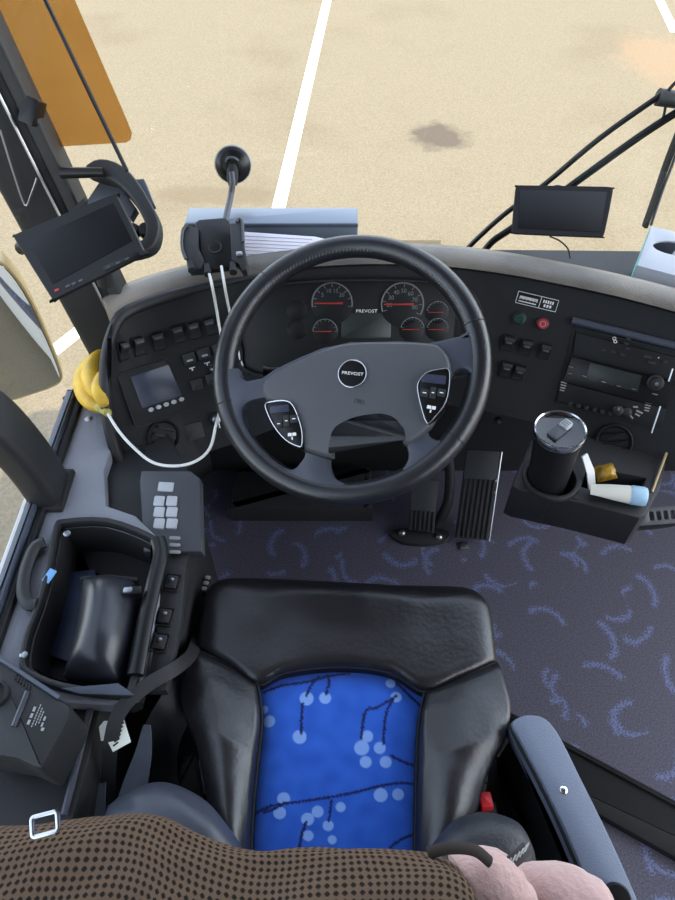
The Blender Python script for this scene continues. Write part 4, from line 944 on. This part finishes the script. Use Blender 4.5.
bm = NB(); box(bm, g, -.026,-.011,-.002,.008,.010,.004, r=.004); b2 = NB(); box(b2, g, .004,-.009,-.001,.024,.009,.008, r=.003); P('slider', [(bm, 'keypad_grey'), (b2, 'key_white')], lid)
for k in range(3): bm = NB(); box(bm, g, .008+k*.005,-.007,.0075,.010+k*.005,.007,.0095, r=.0005, bev=.0004); P('slider_rib', [(bm, 'grey_mark')], lid)
# tube of cream
A = on(597,490,z=CZ+.016); B = on(646,497,z=CZ+.020); d = B-A; tf2 = Fr(A, (0,0,1), d)
TU = T('cream_tube', 'white squeeze tube with pale blue cap lying on the cup shelf', 'tube', (A+B)/2)
Ln = d.length; bm = NB(); rings(bm, [[tf2.p(hh*math.cos(2*math.pi*k/24), ww*math.sin(2*math.pi*k/24), z) for k in range(24)] for z, ww, hh in ((-.012,.013,.0015), (0,.014,.004), (Ln*.3,.0165,.011), (Ln*.62,.018,.0155), (Ln*.66,.018,.016))]); P('tube_body', [(bm, 'tube_white')], TU)
bm = one(lathe, tf2, [(.0165,Ln*.66), (.0185,Ln*.70), (.0185,Ln*.95), (.0165,Ln*1.0), (.001,Ln*1.0)], 28); lab(P('cap', [(bm, 'tube_cap')], TU), 'pale blue cap')
# white paper stick and yellow snack packet in the little tray
A = on(592,488,z=CZ-.02); B = on(584.5,455,z=CZ+.055); bm = NB(); strap(bm, [A, (A+B)/2+V((.004,0,0)), B], (.3,-.9,.5), [.016,.016,.012], .003); tag(P('paper_stick', [(bm, 'tissue')]), 'white folded paper stick standing beside the cream tube', 'paper')
f = Fr(on(606,474,z=CZ-.004),(1,.25,0),(0,-.5,1)); PK = NB(); G = None
bm = NB(); gr = [[(i/8, j/8) for i in range(9)] for j in range(9)]
vs = [[bm.verts.new(f.p(-.020+.040*s, -.013+.032*t, .018*((1-abs(2*s-1)**2.5)*(1-abs(2*t-1)**2.5))**.6+.004*noise.noise(V((s*6,t*6,1))))) for s, t in r] for r in gr]
vb = [[bm.verts.new(f.p(-.020+.040*s, -.013+.032*t, -.003)) for s, t in r] for r in gr]
for j in range(8):
    for i in range(8): bm.faces.new((vs[j][i], vs[j][i+1], vs[j+1][i+1], vs[j+1][i])); bm.faces.new((vb[j][i], vb[j+1][i], vb[j+1][i+1], vb[j][i+1]))
bmesh.ops.remove_doubles(bm, verts=bm.verts[:], dist=.0032)
tag(P('snack_packet', [(bm, 'yellow_pack')]), 'crumpled yellow foil packet in the cup shelf tray', 'packet')
# slotted bracket right of the shelf
f = Fr(on(660,515,z=.50),(1,.08,0),(0,-.55,1)); q = [rrect(-.022+k*.014,-.010,-.014+k*.014,.008,.003) for k in range(5)]
bm = plate(NB(), f, rrect(-.045,-.018,.09,.016,.003), q, -.002, .002, .0006); b2 = NB(); box(b2, f, -.045,-.018,-.20,.09,.016,-.03); tag(P('slotted_bracket', [(bm, 'keypad_grey'), (b2, 'dark_rubber')]), 'grey metal bracket with slots right of the cup shelf', 'bracket')
bm = NB(); A = on(676,428,z=.58); B = on(652,492,z=.56); tube(bm, [A, B], .0025, 8); tag(P('edge_highlight', [(bm, 'mirror_shell')]), 'thin bright strip drawn as the edge highlight up the right end of the dash', 'highlight')  # bright strip stands in for the highlight along the console's right edge

# ================================================================== ON / ABOVE THE DASH
# metal box behind the dash pad
f = Fr((0,0,.69),(1,0,0),(0,0,1)); bm = NB(); box(bm, f, -.312,1.238,.0,.042,1.300,.152, r=.004, bev=.003)
MB_ = T('metal_case', 'long blue-grey metal case behind the dash, against the windscreen', 'case', (-.15,1.27,.69)); P('case_body', [(bm, 'alu_box')], MB_)
bm = NB(); box(bm, Fr((0,1.238,.69),(1,0,0),(0,-1,0)), -.312,.145,-.0,.042,.153,.004, bev=.001); P('lid_lip', [(bm, 'ledge_trim')], MB_)
# flat tan folder right of the case
f = Fr(on(420,247,y=1.30),(1,0,0),(0,-.5,1)); bm = NB(); slab(bm, f, f.poly([(355,240), (441,240), (441,256), (355,256)]), -.006, .0, .001); b2 = NB(); box(b2, f, -.05,-.03,-.03,.02,.0,-.006)
tag(P('flat_card', [(bm, 'mirror_shell')]), 'flat tan card lying behind the top of the steering wheel', 'card')
# papers leaning on the case
pf2 = frq((241,264,1.325), (330,262,1.325), (241,232,1.35))
PAP = T('paper_stack', 'lilac-white lined papers leaning on the metal case', 'papers', pf2.o)
q = pf2.poly([(238,264), (236,231), (316,236.5), (327,239), (328,244), (318,252), (300,266)]); bm = NB(); slab(bm, pf2, q, -.006, 0, .001); P('sheet', [(bm, 'paper')], PAP)
q = pf2.poly([(236,229), (322,236), (329,240), (322,247), (240,240)]); bm = NB(); slab(bm, pf2, q, -.010, -.006, .001); P('sheet', [(bm, 'tissue_side')], PAP)
bm = NB()
for k in range(7):
    a = pf2.px(243, 236+k*3.6); b_ = pf2.px(312-k*3, 239.5+k*3.4); tube(bm, [pf2.p(*a, .0003), pf2.p(*b_, .0003)], .0005, 4)
lab(P('printed_lines', [(bm, 'paper_line')], PAP), 'faint printed rules')

# phone holder on gooseneck
PH = T('phone_holder', 'black phone holder on a suction-cup gooseneck beside the steering wheel', 'phone holder', at(216,250,1.29))
f = frq((192,262,1.27), (240,258,1.27), (190,222,1.30)); 
q = f.poly([(195,222), (199,219), (225,217), (229,220), (231,226), (234,227), (234,236), (232,237), (236,262), (233,267), (206,270), (203,266), (198,237), (195,236)]); bm = NB(); slab(bm, f, q, -.012, 0, .004); P('cradle_plate', [(bm, 'gloss_black')], PH)
u, v = f.px(215, 247); bm = one(lathe, f.off(u,v), [(.014,-.001), (.014,.0012), (.010,.0005), (.009,-.002)], 28); P('cradle_pad', [(bm, 'dark_rubber')], PH)
for pts in ([(199,230), (189,228), (184,233), (183,250), (187,262), (190,272), (203,271), (205,262), (199,250)], [(230,226), (237,225), (240,222), (243,226), (244,245), (248,264), (247,272), (243,273), (239,266), (232,262)]):
    bm = NB(); slab(bm, f, f.poly(pts), -.012, .008, .003); cl_ = P('side_clamp', [(bm, 'black_plastic')], PH)
    bm = NB(); tube(bm, cr([f.p(*f.px(x, y), .009) for x, y in pts[1:5]], 4), .003, 8); P('clamp_pad', [(bm, 'keypad_grey')], cl_)
for x0, y0, x1, y1 in ((207,266,209,277), (233,264,234,275), (190,262,193,273)):
    bm = NB(); tube(bm, [f.p(*f.px(x0,y0), .002), f.p(*f.px(x1,y1), .008)], [.006,.0075], 10); P('foot_clip', [(bm, 'dark_rubber')], PH)
bm = NB(); u, v = f.px(240, 257); box(bm, f.off(u,v,.008), -.006,-.005,0,.006,.005,.004); lab(P('release_tab', [(bm, 'steel')], PH), 'bright metal tab')
sc = on(233,165,y=1.355); 
pts = [f.p(*f.px(216,238), -.016), f.p(*f.px(220,224), -.03), at(227,213,1.36), at(231,195,1.39), at(232.5,182,1.385), sc+V((0,-.03,.0))]
bm = NB(); tube(bm, cr(pts, 6), .0062, 10); lab(P('gooseneck', [(bm, 'keypad_grey')], PH), 'grey flexible neck')
g = Fr(sc, (1,0,0), (C0-sc).normalized()*.75+V((0,-.5,0))); sf = g
SC = P('suction_cup', [(one(lathe, g, [(.035,-.004), (.036,.0), (.031,.005), (.024,.010), (.014,.012), (.013,.02)], 36), 'gloss_black'), (one(lathe, g, [(.0375,-.006), (.0385,-.004), (.0365,-.002)], 36), 'grey_mark')], PH)
bm = NB(); tube(bm, [g.p(0,0,.012), g.p(-.002,-.02,.026), g.p(-.002,-.034,.030)], [.012,.012,.009], 12); P('swivel', [(bm, 'dark_rubber')], SC)
bm = NB(); tube(bm, cr([g.p(-.012,.008,.012), g.p(-.008,.016,.014), g.p(.004,.016,.014), g.p(.012,.010,.012)], 4), .003, 8); lab(P('lever', [(bm, 'keypad_grey')], SC), 'grey locking lever')
# charging cables
tf_c = lambda pts: cr(pts, 8)
def over(px, py, lift): o, n = hit(px, py); return o+n*lift
CAB = NB(); tube(CAB, tf_c([f.p(*f.px(209,272), .006), at(213,290,1.24), over(218,318,.02), over(222,350,.02), over(219,400,.03), at(216,425,1.24), at(210,448,1.22), at(196,461,1.20), at(175,466,1.19), at(152,462,1.19), at(132,446,1.20), at(118,430,1.22), at(108,414,1.235)]), .0027, 8)
tag(P('charging_cable', [(CAB, 'cable_white')]), 'long white charging cable looping from the phone holder to the ledge', 'cable')
CAB = NB(); tube(CAB, tf_c([f.p(*f.px(222,268), .006), at(225,288,1.24), over(229,308,.015), over(236,340,.012), over(243,368,.012)]), .0026, 8)
tag(P('charging_cable', [(CAB, 'cable_white')]), 'short white cable dropping from the phone holder behind the wheel rim', 'cable')
CAB = NB(); tube(CAB, tf_c([on(112,418,z=.645), on(130,444,z=.625), over(148,452,.008), over(160,468,.006), on(168,480,z=.615)]), .0013, 6)
tag(P('thin_cord', [(CAB, 'dark_rubber')]), 'thin black cord from the ledge down to the gear selector', 'cord')

# tablet / screen on the windscreen right of the wheel
f = frq((512,234,1.33), (606,237,1.33), (516,185,1.37))
TAB = T('dash_tablet', 'thin black tablet held up against the windscreen, right of the wheel', 'tablet', f.p(.09,.0,0))
q = cr2(f.poly([(513,231), (512,228), (515.5,189), (518,185.5), (522,185), (608,186.5), (612,188.5), (613,192), (605,232), (602,236.5), (598,237), (516,233.5)]), 2); q = q if area2(q) > 0 else q[::-1]
bm = NB(); rings(bm, [[f.p(u,v,w) for u, v in shrink(q, i)] for i, w in ((.16,-.011), (.07,-.008), (0,-.003), (0,-.001), (.012,0))]); P('tablet_body', [(bm, 'tablet_black')], TAB)
q2 = f.poly([(518,228), (520,190), (607,192), (600,232)]); bm = NB(); slab(bm, f, q2, -.0005, .0006, .0002); P('screen', [(bm, 'screen_dark')], TAB)
u, v = f.px(560, 187); bm = one(lathe, Fr(f.p(u,v-.004,-.010), f.x, -f.z), [(.018,0), (.018,.012), (.010,.03), (.028,.05), (.028,.055)], 24); P('mount', [(bm, 'dark_rubber')], TAB)
bm = NB(); tube(bm, cr([f.p(*f.px(551,235), -.005), at(560,241,1.36), at(568,249,1.37), at(570,258,1.36)], 6), .0016, 6); P('power_cord', [(bm, 'dark_rubber')], TAB)

# tissue box
bf = Fr(on(640,262,z=.80),(1,-.22,0),(0,0,1)); TB = T('tissue_box', 'pale grey tissue box with an oval opening at the right end of the dash', 'tissue box', bf.p(.07,.05,-.11))
tb = bf.poly([(651,227), (720,243), (712,286), (637,266)])
if area2(tb) < 0: tb.reverse()
ov = bf.px(676, 249); oval = circ(ov[0], ov[1], .046, 32, .026)
bm = plate(NB(), bf, tb, [oval], -.002, .002, .0008)
b2 = NB(); rings(b2, [[bf.p(u,v,-.115) for u, v in tb], [bf.p(u,v,-.001) for u, v in tb]], True, False)
P('carton', [(bm, 'tissue_side'), (b2, 'tissue_side')], TB)
b3 = NB(); a, c = tb[0], tb[1]
e = bf.poly([(637,266), (651,227)]); A, B = bf.p(*e[0],-.0), bf.p(*e[1],0); dn = V((0,0,-.112)); n_ = (B-A).cross(dn).normalized(); n_ = n_ if n_.x < 0 else -n_
rings(b3, [[A+n_*.0005, B+n_*.0005, B+n_*.0015, A+n_*.0015], [A+dn+n_*.0005, B+dn+n_*.0005, B+dn+n_*.0015, A+dn+n_*.0015]]); lab(P('printed_side', [(b3, 'teal_print')], TB), 'teal printed side')
bm = NB(); slab(bm, bf, [(u*1, v) for u, v in oval], -.06, -.05, .001); P('inside', [(bm, 'cardboard_inside')], TB)
bm = NB(); R = []
for k in range(7):
    t = k/6; R.append([bf.p(ov[0]+.004+.028*t+.016*math.cos(2*math.pi*j/16)*(1-.4*t)+.004*math.sin(j*2.1+k), ov[1]-.004+.010*t+.010*math.sin(2*math.pi*j/16)*(1+.3*t), -.05+.10*t) for j in range(16)])
rings(bm, R); tis = P('tissue', [(bm, 'tissue')], TB)

# ================================================================== LEFT PILLAR GROUP
def prism_path(pts, prof, m_up=(0,0,1)):
    bm = NB(); R = []
    for i, p in enumerate(pts):
        t = (V(pts[min(i+1, len(pts)-1)])-V(pts[max(i-1, 0)])).normalized(); x = (RT - t*RT.dot(t)).normalized(); y = t.cross(x)
        R.append([V(p)+x*u+y*v for u, v in prof])
    rings(bm, R); return bm
pb_ = on(110,330,y=1.06); pt_ = on(-27,60,y=1.13); pdir = (pt_-pb_)/(pt_.z-pb_.z)
pts = [pb_+pdir*(.50-pb_.z), pb_, pt_, pt_+pdir*.1, V((pt_.x+pdir.x*.1, pt_.y, 2.2))]
bm = prism_path(pts, rrect(-.056,-.035,.056,.035,.02)); PIL = struct('trim_4', [(bm, 'fascia_plastic')])
bm = prism_path([p+V((.060,-.004,0)) for p in pts], rrect(-.012,-.03,.012,.02,.005)); struct('trim_5', [(bm, 'black_plastic')])
bm = NB(); tube(bm, [p+V((.035,-.04,0)) for p in pts[:4]], .0025, 6); struct('trim_6', [(bm, 'steel')])
# window post / grab handle at the left
p0 = on(50,490,z=.615); bm = NB()
pts = cr([p0+V((0,.0,-.02)), p0+V((-.008,0,.09)), p0+V((-.03,-.005,.20)), p0+V((-.07,-.015,.265)), p0+V((-.14,-.03,.285))], 6)
R = []
for i, p in enumerate(pts):
    t = (pts[min(i+1, len(pts)-1)]-pts[max(i-1, 0)]).normalized(); y = V((0,1,0)); y = (y-t*y.dot(t)).normalized(); x = y.cross(t)
    R.append([p+x*u+y*v for u, v in rrect(-.028,-.042,.028,.042,.016)])
rings(bm, R); GH = T('grab_handle', 'thick black padded grab handle rising from the left window sill', 'handle', p0); P('handle_bar', [(bm, 'black_plastic')], GH, smooth=70)
bm = NB(); box(bm, Fr(p0,(1,0,0),(0,0,1)), -.034,-.046,-.012,.034,.046,.006, bev=.004); P('foot', [(bm, 'dark_rubber')], GH)
bm = NB(); tube(bm, [p+V((-.0,-.037,0)) for p in pts], .003, 6); P('seam', [(bm, 'ledge_trim')], GH)
# monitor on the pillar
f = frq((51,297,1.0), (145,252,1.0), (16,236,1.03)); MO = T('pillar_monitor', 'black camera monitor mounted on the left windscreen pillar', 'monitor', f.p(.07,.05,-.02))
q = cr2(f.poly([(53,300), (51,297), (15.5,240), (16,236), (20,233), (112,195.5), (117,196.5), (120,200), (145,251), (143.5,256), (57,299.5)]), 2); q = q if area2(q) > 0 else q[::-1]
bm = NB(); rings(bm, [[f.p(u,v,w) for u, v in shrink(q, i)] for i, w in ((.34,-.026), (.22,-.018), (.06,-.006), (0,-.002), (0,.001), (.02,.003))]); P('monitor_case', [(bm, 'cluster_black')], MO)
bm = NB(); slab(bm, f, f.poly([(54,285), (29,243), (114,204), (133,242)]), .002, .0036, .0003); P('screen', [(bm, 'screen_dark')], MO)
for k, (x, y) in enumerate([(58,291), (69,287), (75,284.5), (82,281.5), (110,268), (119,264), (128,260)]):
    u, v = f.px(x, y); bm = NB(); box(bm, f.off(u,v,.002), -.0035,-.0018,-.001,.0035,.0018,.002, r=.001, bev=.0005); b = P('button', [(bm, 'keypad_grey' if k else 'red_btn')], MO)
    if k == 0: lab(b, 'tiny red power light')
bm = NB(); q = f.poly([(106,272), (104,268), (138,252), (141,256)]); slab(bm, f, q, .002, .004, .0005); P('button_bar', [(bm, 'gloss_black')], MO)
bm = NB(); tube(bm, [f.p(.09,.07,-.02), f.p(.06,.05,-.10)], .014, 10); P('mount_arm', [(bm, 'dark_rubber')], MO)
# curved bracket / fan guard behind the monitor
f = frq((80,230,1.10), (160,230,1.10), (80,160,1.12)); FAN = T('dash_fan', 'black half-round fan housing on the pillar behind the camera monitor', 'fan', f.p(*f.px(125,215)))
oq = cr2(f.poly([(84,170), (94,161), (108,160), (124,167), (138,182), (151,203), (159,220), (159,236), (153,248), (138,254), (118,256), (122,244), (138,243), (145,236), (146,226), (141,214), (132,199), (120,186), (108,179), (96,176)]), 2)
bm = NB(); slab(bm, f, oq, -.022, .004, .004); P('guard', [(bm, 'black_plastic')], FAN, smooth=60)
bm = NB(); slab(bm, f, f.poly([(84,196), (96,178), (120,184), (134,204), (128,214), (118,206), (100,204), (84,212)]), -.03, -.012, .003); P('inner_plate', [(bm, 'keypad_grey')], FAN)
bm = NB(); slab(bm, f, f.poly([(125,172), (140,171), (150,196), (142,200)]), -.04, -.022, .002); P('motor_cover', [(bm, 'ledge_trim')], FAN)
for x, y, r in ((131,227,7), (144,227,8)):
    u, v = f.px(x, y); rr = r*1.1/F; bm = one(lathe, f.off(u,v,-.02), [(rr,0), (rr,.012), (rr*.8,.016)], 24); P('knob', [(bm, 'gloss_black')], FAN)
bm = NB(); slab(bm, f, f.poly([(128,236), (146,238), (142,248), (126,246)]), -.02, -.01, .002); P('inner_plate', [(bm, 'keypad_grey')], FAN)
bm = NB(); tube(bm, [f.p(*f.px(64,177), .012), f.p(*f.px(106,176), .010)], [.009,.008], 12); P('clamp_arm', [(bm, 'gloss_black')], FAN)
bm = NB(); tube(bm, cr([f.p(*f.px(84,196),-.02), f.p(*f.px(70,205),-.03), f.p(*f.px(60,210),-.045)], 4), .010, 10); P('pillar_arm', [(bm, 'dark_rubber')], FAN)
# amber sun visor and its cord
f = frq((0,150,1.10), (131,140,1.16), (0,-60,1.05)); q = f.poly([(-30,-70), (43,-70), (75,0), (127,120), (132,133), (131,139), (126,142), (60,146), (30,147)])
VIS = T('sun_visor', 'amber translucent sun visor panel at the upper left of the windscreen', 'visor', f.p(*f.px(60,146)))
bm = NB(); slab(bm, f, q, -.004, 0, .001); P('visor_sheet', [(bm, 'amber_visor')], VIS)
bm = NB(); tube(bm, [at(15,-70,1.04), at(45,0,1.05), at(127,171,1.09)], .0035, 8); tag(P('pull_rod', [(bm, 'gloss_black')]), 'thin black rod running across the amber visor down to the fan housing', 'rod')
bm = NB(); tube(bm, cr([on(0,130,y=1.06), on(14,175,y=1.055), on(25,205,y=1.05), on(31,195,y=1.05), on(37,178,y=1.055)], 5), .0016, 6); tag(P('wire_hook', [(bm, 'steel')]), 'thin bent wire hook on the black windscreen pillar', 'hook')
f = Fr(on(28,110,y=1.085),(1,-.75,0),(0,-.8,.5)); bm = NB(); box(bm, f, -.011,-.020,-.03,.013,.020,.003, bev=.001); tag(P('visor_clip', [(bm, 'gloss_black')]), 'small black clip halfway up the left pillar trim', 'clip')

# exterior mirror seen through the side window
f = Fr(on(20,330,y=1.33), (1,.22,0), (.22,-1,-.10)); MI = T('wing_mirror', 'large exterior wing mirror with pale rim seen through the side window', 'mirror', f.p(0,0,-.1))
q = cr2(f.poly([(-70,255), (-10,257), (12,270), (32,300), (48,335), (61,368), (62,378), (55,385), (30,394), (0,402), (-70,412)]), 3); q = q if area2(q) > 0 else q[::-1]
bm = NB(); R = [[f.p(u,v,w) for u, v in inset(q, i)] for i, w in ((.04,-.10), (.012,-.05), (0,-.01), (0,.004))]; rings(bm, R); P('mirror_housing', [(bm, 'mirror_shell')], MI)
bm = NB(); slab(bm, f, inset(q, .006), .003, .007, .002); P('mirror_glass', [(bm, 'mirror_glass')], MI)
bm = NB(); tube(bm, cr([f.p(*f.px(20,262),-.05), at(55,240,1.5), at(85,250,1.42)], 5), .016, 10); P('mirror_arm', [(bm, 'black_plastic')], MI)

# ================================================================== WIPERS (outside the glass)
WIP = T('windscreen_wiper', 'black twin-arm windscreen wiper crossing outside the glass at right', 'wiper', on(560,180,y=1.45))
WY = 1.45
def wp(x, y): return on(x, y, y=WY)
bm = NB(); tube(bm, cr([wp(462,254), wp(480,236), wp(506,213), wp(545,184), wp(600,138), wp(662,94)], 5), .0062, 8); P('wiper_arm', [(bm, 'gloss_black')], WIP)
bm = NB(); tube(bm, cr([wp(480,256), wp(493,241), wp(512,228), wp(565,190), wp(640,136), wp(690,104)], 5), .0085, 8); P('wiper_arm', [(bm, 'gloss_black')], WIP)
bm = NB(); A = wp(658,97); B = wp(720,106); tube(bm, [A, B], [.017,.015], 12); P('pivot_link', [(bm, 'black_plastic')], WIP)
bm = NB(); tube(bm, cr([wp(666,104), wp(663,118), wp(656,128), wp(650,131)], 4), .003, 6); P('washer_hose', [(bm, 'dark_rubber')], WIP)
bm = NB(); tube(bm, cr([wp(645,226), wp(656,195), wp(668,160), wp(690,105)], 4), .012, 6, flat=.6); P('wiper_blade', [(bm, 'dark_rubber')], WIP)
bm = NB(); tube(bm, cr([wp(651,225), wp(662,192), wp(674,160), wp(692,110)], 4), .0035, 6); P('blade_frame', [(bm, 'steel')], WIP)
bm = NB(); tube(bm, cr([wp(664,98), wp(672,86), wp(690,70)], 4), .004, 6); P('linkage', [(bm, 'dark_rubber')], WIP)

# ================================================================== SEAT BELTS (left)
bm = NB(); strap(bm, cr([on(197,640,z=.47), on(191,655,z=.54), on(176,668,z=.60), on(146,686,z=.614), on(121,710,z=.612), on(111,742,z=.59), on(108,790,z=.50), on(108,840,z=.44)], 6), (.3,-.35,1), .021, .003); tag(P('seat_belt', [(bm, 'belt_dark')]), 'dark seat belt webbing curving across the white tag left of the seat', 'seat belt')
bm = NB(); strap(bm, cr([on(107,722,z=.55), on(100,755,z=.53), on(93,795,z=.51), on(88,850,z=.49)], 6), (0,-.1,1), [.014+.0019*k for k in range(19)], .003); tag(P('seat_belt', [(bm, 'belt')]), 'pale grey belt strap nearest the black machine', 'seat belt')
bm = NB(); strap(bm, cr([on(147,725,z=.55), on(143,755,z=.53), on(133,795,z=.50), on(124,850,z=.48)], 6), (0,-.1,1), [.010+.0026*k for k in range(19)], .003); tag(P('seat_belt', [(bm, 'belt')]), 'pale grey belt strap nearer the seat cushion', 'seat belt')
bm = NB(); strap(bm, cr([on(196,655,z=.44), on(180,700,z=.51), on(164,730,z=.50), on(158,765,z=.46), on(166,810,z=.42)], 8), [V((.7-.03*k,-.3,1)) for k in range(33)], .06, .003); tag(P('seat_belt', [(bm, 'belt_dark')]), 'black belt webbing tucked against the left seat bolster', 'seat belt')
f = Fr(on(121,735,z=.592),(.75,.65,0),(.1,-.25,1)); TG = T('belt_tag', 'white printed tag on the seat belt, left of the seat', 'tag', f.o)
bm = NB(); slab(bm, f, f.poly([(99,727), (104,721), (124,720), (131,742), (113,752), (107,740), (101,741)]), -.001, .001, .0004); P('tag_card', [(bm, 'tag_white')], TG)
bm = NB()
for k in range(6):
    u, v = f.px(116+k*1.2, 744-k*4); box(bm, f.off(u,v), -.0045,-.0012,.0009,.004,.0012,.0013, r=.0003, bev=.0001)
P('print', [(bm, 'dark_rubber')], TG)
f = Fr(on(187,778,z=.44),(1,.3,0),(0,-.2,1)); bm = NB(); box(bm, f, -.04,-.035,-.05,.022,.035,.0, bev=.006); b2 = NB(); tube(b2, [f.p(.024,-.03,.0), f.p(.024,.02,.0)], .002, 6); tag(P('belt_anchor', [(bm, 'black_plastic'), (b2, 'steel')]), 'black belt anchor cover low beside the left seat bolster', 'anchor')
f = Fr(on(206,583,z=.44),(.15,1,0),(0,0,1)); bm = NB()
for k in range(3): box(bm, f, -.016+k*.012,-.005,-.001,-.008+k*.012,.005,.0006, r=.002, bev=.0002)
b2 = NB(); box(b2, f, -.02,-.008,-.3,.02,.008,-.001); tag(P('warning_sticker', [(b2, 'dark_rubber'), (bm, 'grey_mark')]), 'small grey symbols on the black strip beside the seat front', 'sticker')

# ================================================================== JACKET OVER THE BACKREST
JA = T('jacket', 'brown mesh jacket with pink fleece lining slung over the seat back', 'jacket', (-.05,.05,.9))
def topedge(x):  # front hem height ripple along the seat width
    return .003*math.sin(x*31)+.006*math.sin(x*17+1)
hem_px = [(-40,826), (0,824), (30,820), (60,815), (95,812), (130,810), (160,816), (190,832), (225,846), (260,852), (320,849), (380,848), (430,850), (452,856), (466,868), (475,888)]
hem = cr([on(x, y, z=.955) for x, y in hem_px], 6)
bm = NB(); uvs = []; R = []; nS = len(hem)
prof = [(-.012,-.16), (.004,-.10), (.006,-.05), (0,-.012), (-.012,.006), (-.035,.020), (-.065,.026), (-.10,.026), (-.135,.014), (-.165,-.02), (-.185,-.08), (-.195,-.20)]
prof = cr([(a, b_, 0) for a, b_ in prof], 4)
sl = 0
vs = []; uvl = bm.loops.layers.uv.new('UVMap'); uvmap = {}
for i, p in enumerate(hem):
    if i: sl += (p-hem[i-1]).length
    col_ = []; tl = 0
    for j, q in enumerate(prof):
        if j: tl += (q-prof[j-1]).length
        w = .010*noise.noise(V((p.x*9, j*.12, 2)))+.004*noise.noise(V((p.x*25+j*.3, j*.2, 5)))
        vv = bm.verts.new((p.x+.004*noise.noise(V((p.x*20, j*.2, 8))), p.y+q.x+.3*w, p.z+q.y+w)); col_.append(vv); uvmap[vv] = (sl, tl)
    vs.append(col_)
for i in range(nS-1):
    for j in range(len(prof)-1):
        fc = bm.faces.new((vs[i][j], vs[i+1][j], vs[i+1][j+1], vs[i][j+1]))
        for lp in fc.loops: lp[uvl].uv = uvmap[lp.vert]
jk = P('mesh_body', [(bm, 'mesh_knit')], JA, smooth=180)
md = jk.modifiers.new('thickness', 'SOLIDIFY'); md.thickness = .004; md.offset = -1
bm = NB(); tube(bm, [on(x, y, z=.962)+V((0,-.002*k,0)) for k, (x, y) in enumerate(((130,842), (112,866), (98,900), (90,930)))], .0022, 6); P('seam', [(bm, 'zip_dark')], JA)
# pink fleece part: two rounded folds
def fold(pts, r, name):
    bm = NB(); q = cr(pts, 8); n = len(q)
    tube(bm, q, [rr_*(1+.06*noise.noise(V((k*.4,0,1)))) for k, rr_ in enumerate([r[0]+(r[1]-r[0])*k/(n-1) for k in range(n)])], 20, flat=.9)
    for v in bm.verts: v.co += V((.4,.3,1))*(.012*noise.noise(v.co*13)+.004*noise.noise(v.co*40))
    return lab(P(name, [(bm, 'pink_fleece')], JA, smooth=180), 'dusty pink fleece')
fold([on(462,896,z=.895), on(484,892,z=.895), on(496,915,z=.885), on(504,960,z=.865)], (.034,.044), 'collar_fold')
fold([on(528,908,z=.84), on(556,906,z=.85), on(582,925,z=.84), on(606,965,z=.80)], (.036,.046), 'sleeve_fold')
zp = cr([on(493,868,z=.905), on(505,866,z=.912), on(518,857,z=.912), on(527,848,z=.91)], 6)
bm = NB(); strap(bm, zp, (0,-.2,1), .011, .003); b2 = NB()
for k, p in enumerate(zp[::2]):
    tube(b2, [p+V((-.003,-.003,.002)), p+V((.002,.004,.002))], .0008, 5)
lab(P('zip', [(bm, 'zip_dark'), (b2, 'grey_mark')], JA), 'dark zip with metal teeth')
bm = NB(); tube(bm, cr([on(428,853,z=.945), on(450,848,z=.95), on(474,850,z=.945), on(490,862,z=.935)], 6), .005, 10, flat=.6); lab(P('hem_band', [(bm, 'hem_dark')], JA), 'dark hem binding')
# square metal ring lying on the jacket edge
f = Fr(on(45,824,z=.985),(1,.25,0),(0,-.3,1)); q = rrect(-.012,-.009,.012,.009,.004); bm = plate(NB(), f, q, [inset(q, .0035)], -.0015, .0015, .0008); lab(P('square_ring', [(bm, 'chrome')], JA), 'small bright square metal ring')

# ================================================================== LIGHT
w = bpy.data.worlds.new('sky'); S.world = w; w.use_nodes = True; nt = w.node_tree
sk = nt.nodes.new('ShaderNodeTexSky'); sk.sky_type = 'NISHITA'; sk.sun_disc = False; sk.sun_elevation = rad(48); sk.sun_rotation = rad(110)
hs = nt.nodes.new('ShaderNodeHueSaturation'); hs.inputs['Saturation'].default_value = .5; nt.links.new(sk.outputs[0], hs.inputs['Color']); nt.links.new(hs.outputs[0], nt.nodes['Background'].inputs['Color']); nt.nodes['Background'].inputs['Strength'].default_value = .55
sun = bpy.data.lights.new('sun', 'SUN'); sun.energy = 3.1; sun.angle = rad(.6); sun.color = (1,.83,.52); so = bpy.data.objects.new('sun', sun); COL.objects.link(so)
sd = V((-.32, .36, -1.0)); so.rotation_euler = sd.to_track_quat('-Z', 'Y').to_euler()
S.view_settings.view_transform = 'Standard'; S.view_settings.look = 'None'; S.view_settings.exposure = .6; S.view_settings.gamma = 1; S.view_settings.use_curve_mapping = False
S.cycles.use_denoising = True
S.cycles.max_bounces = 8; S.cycles.transparent_max_bounces = 12
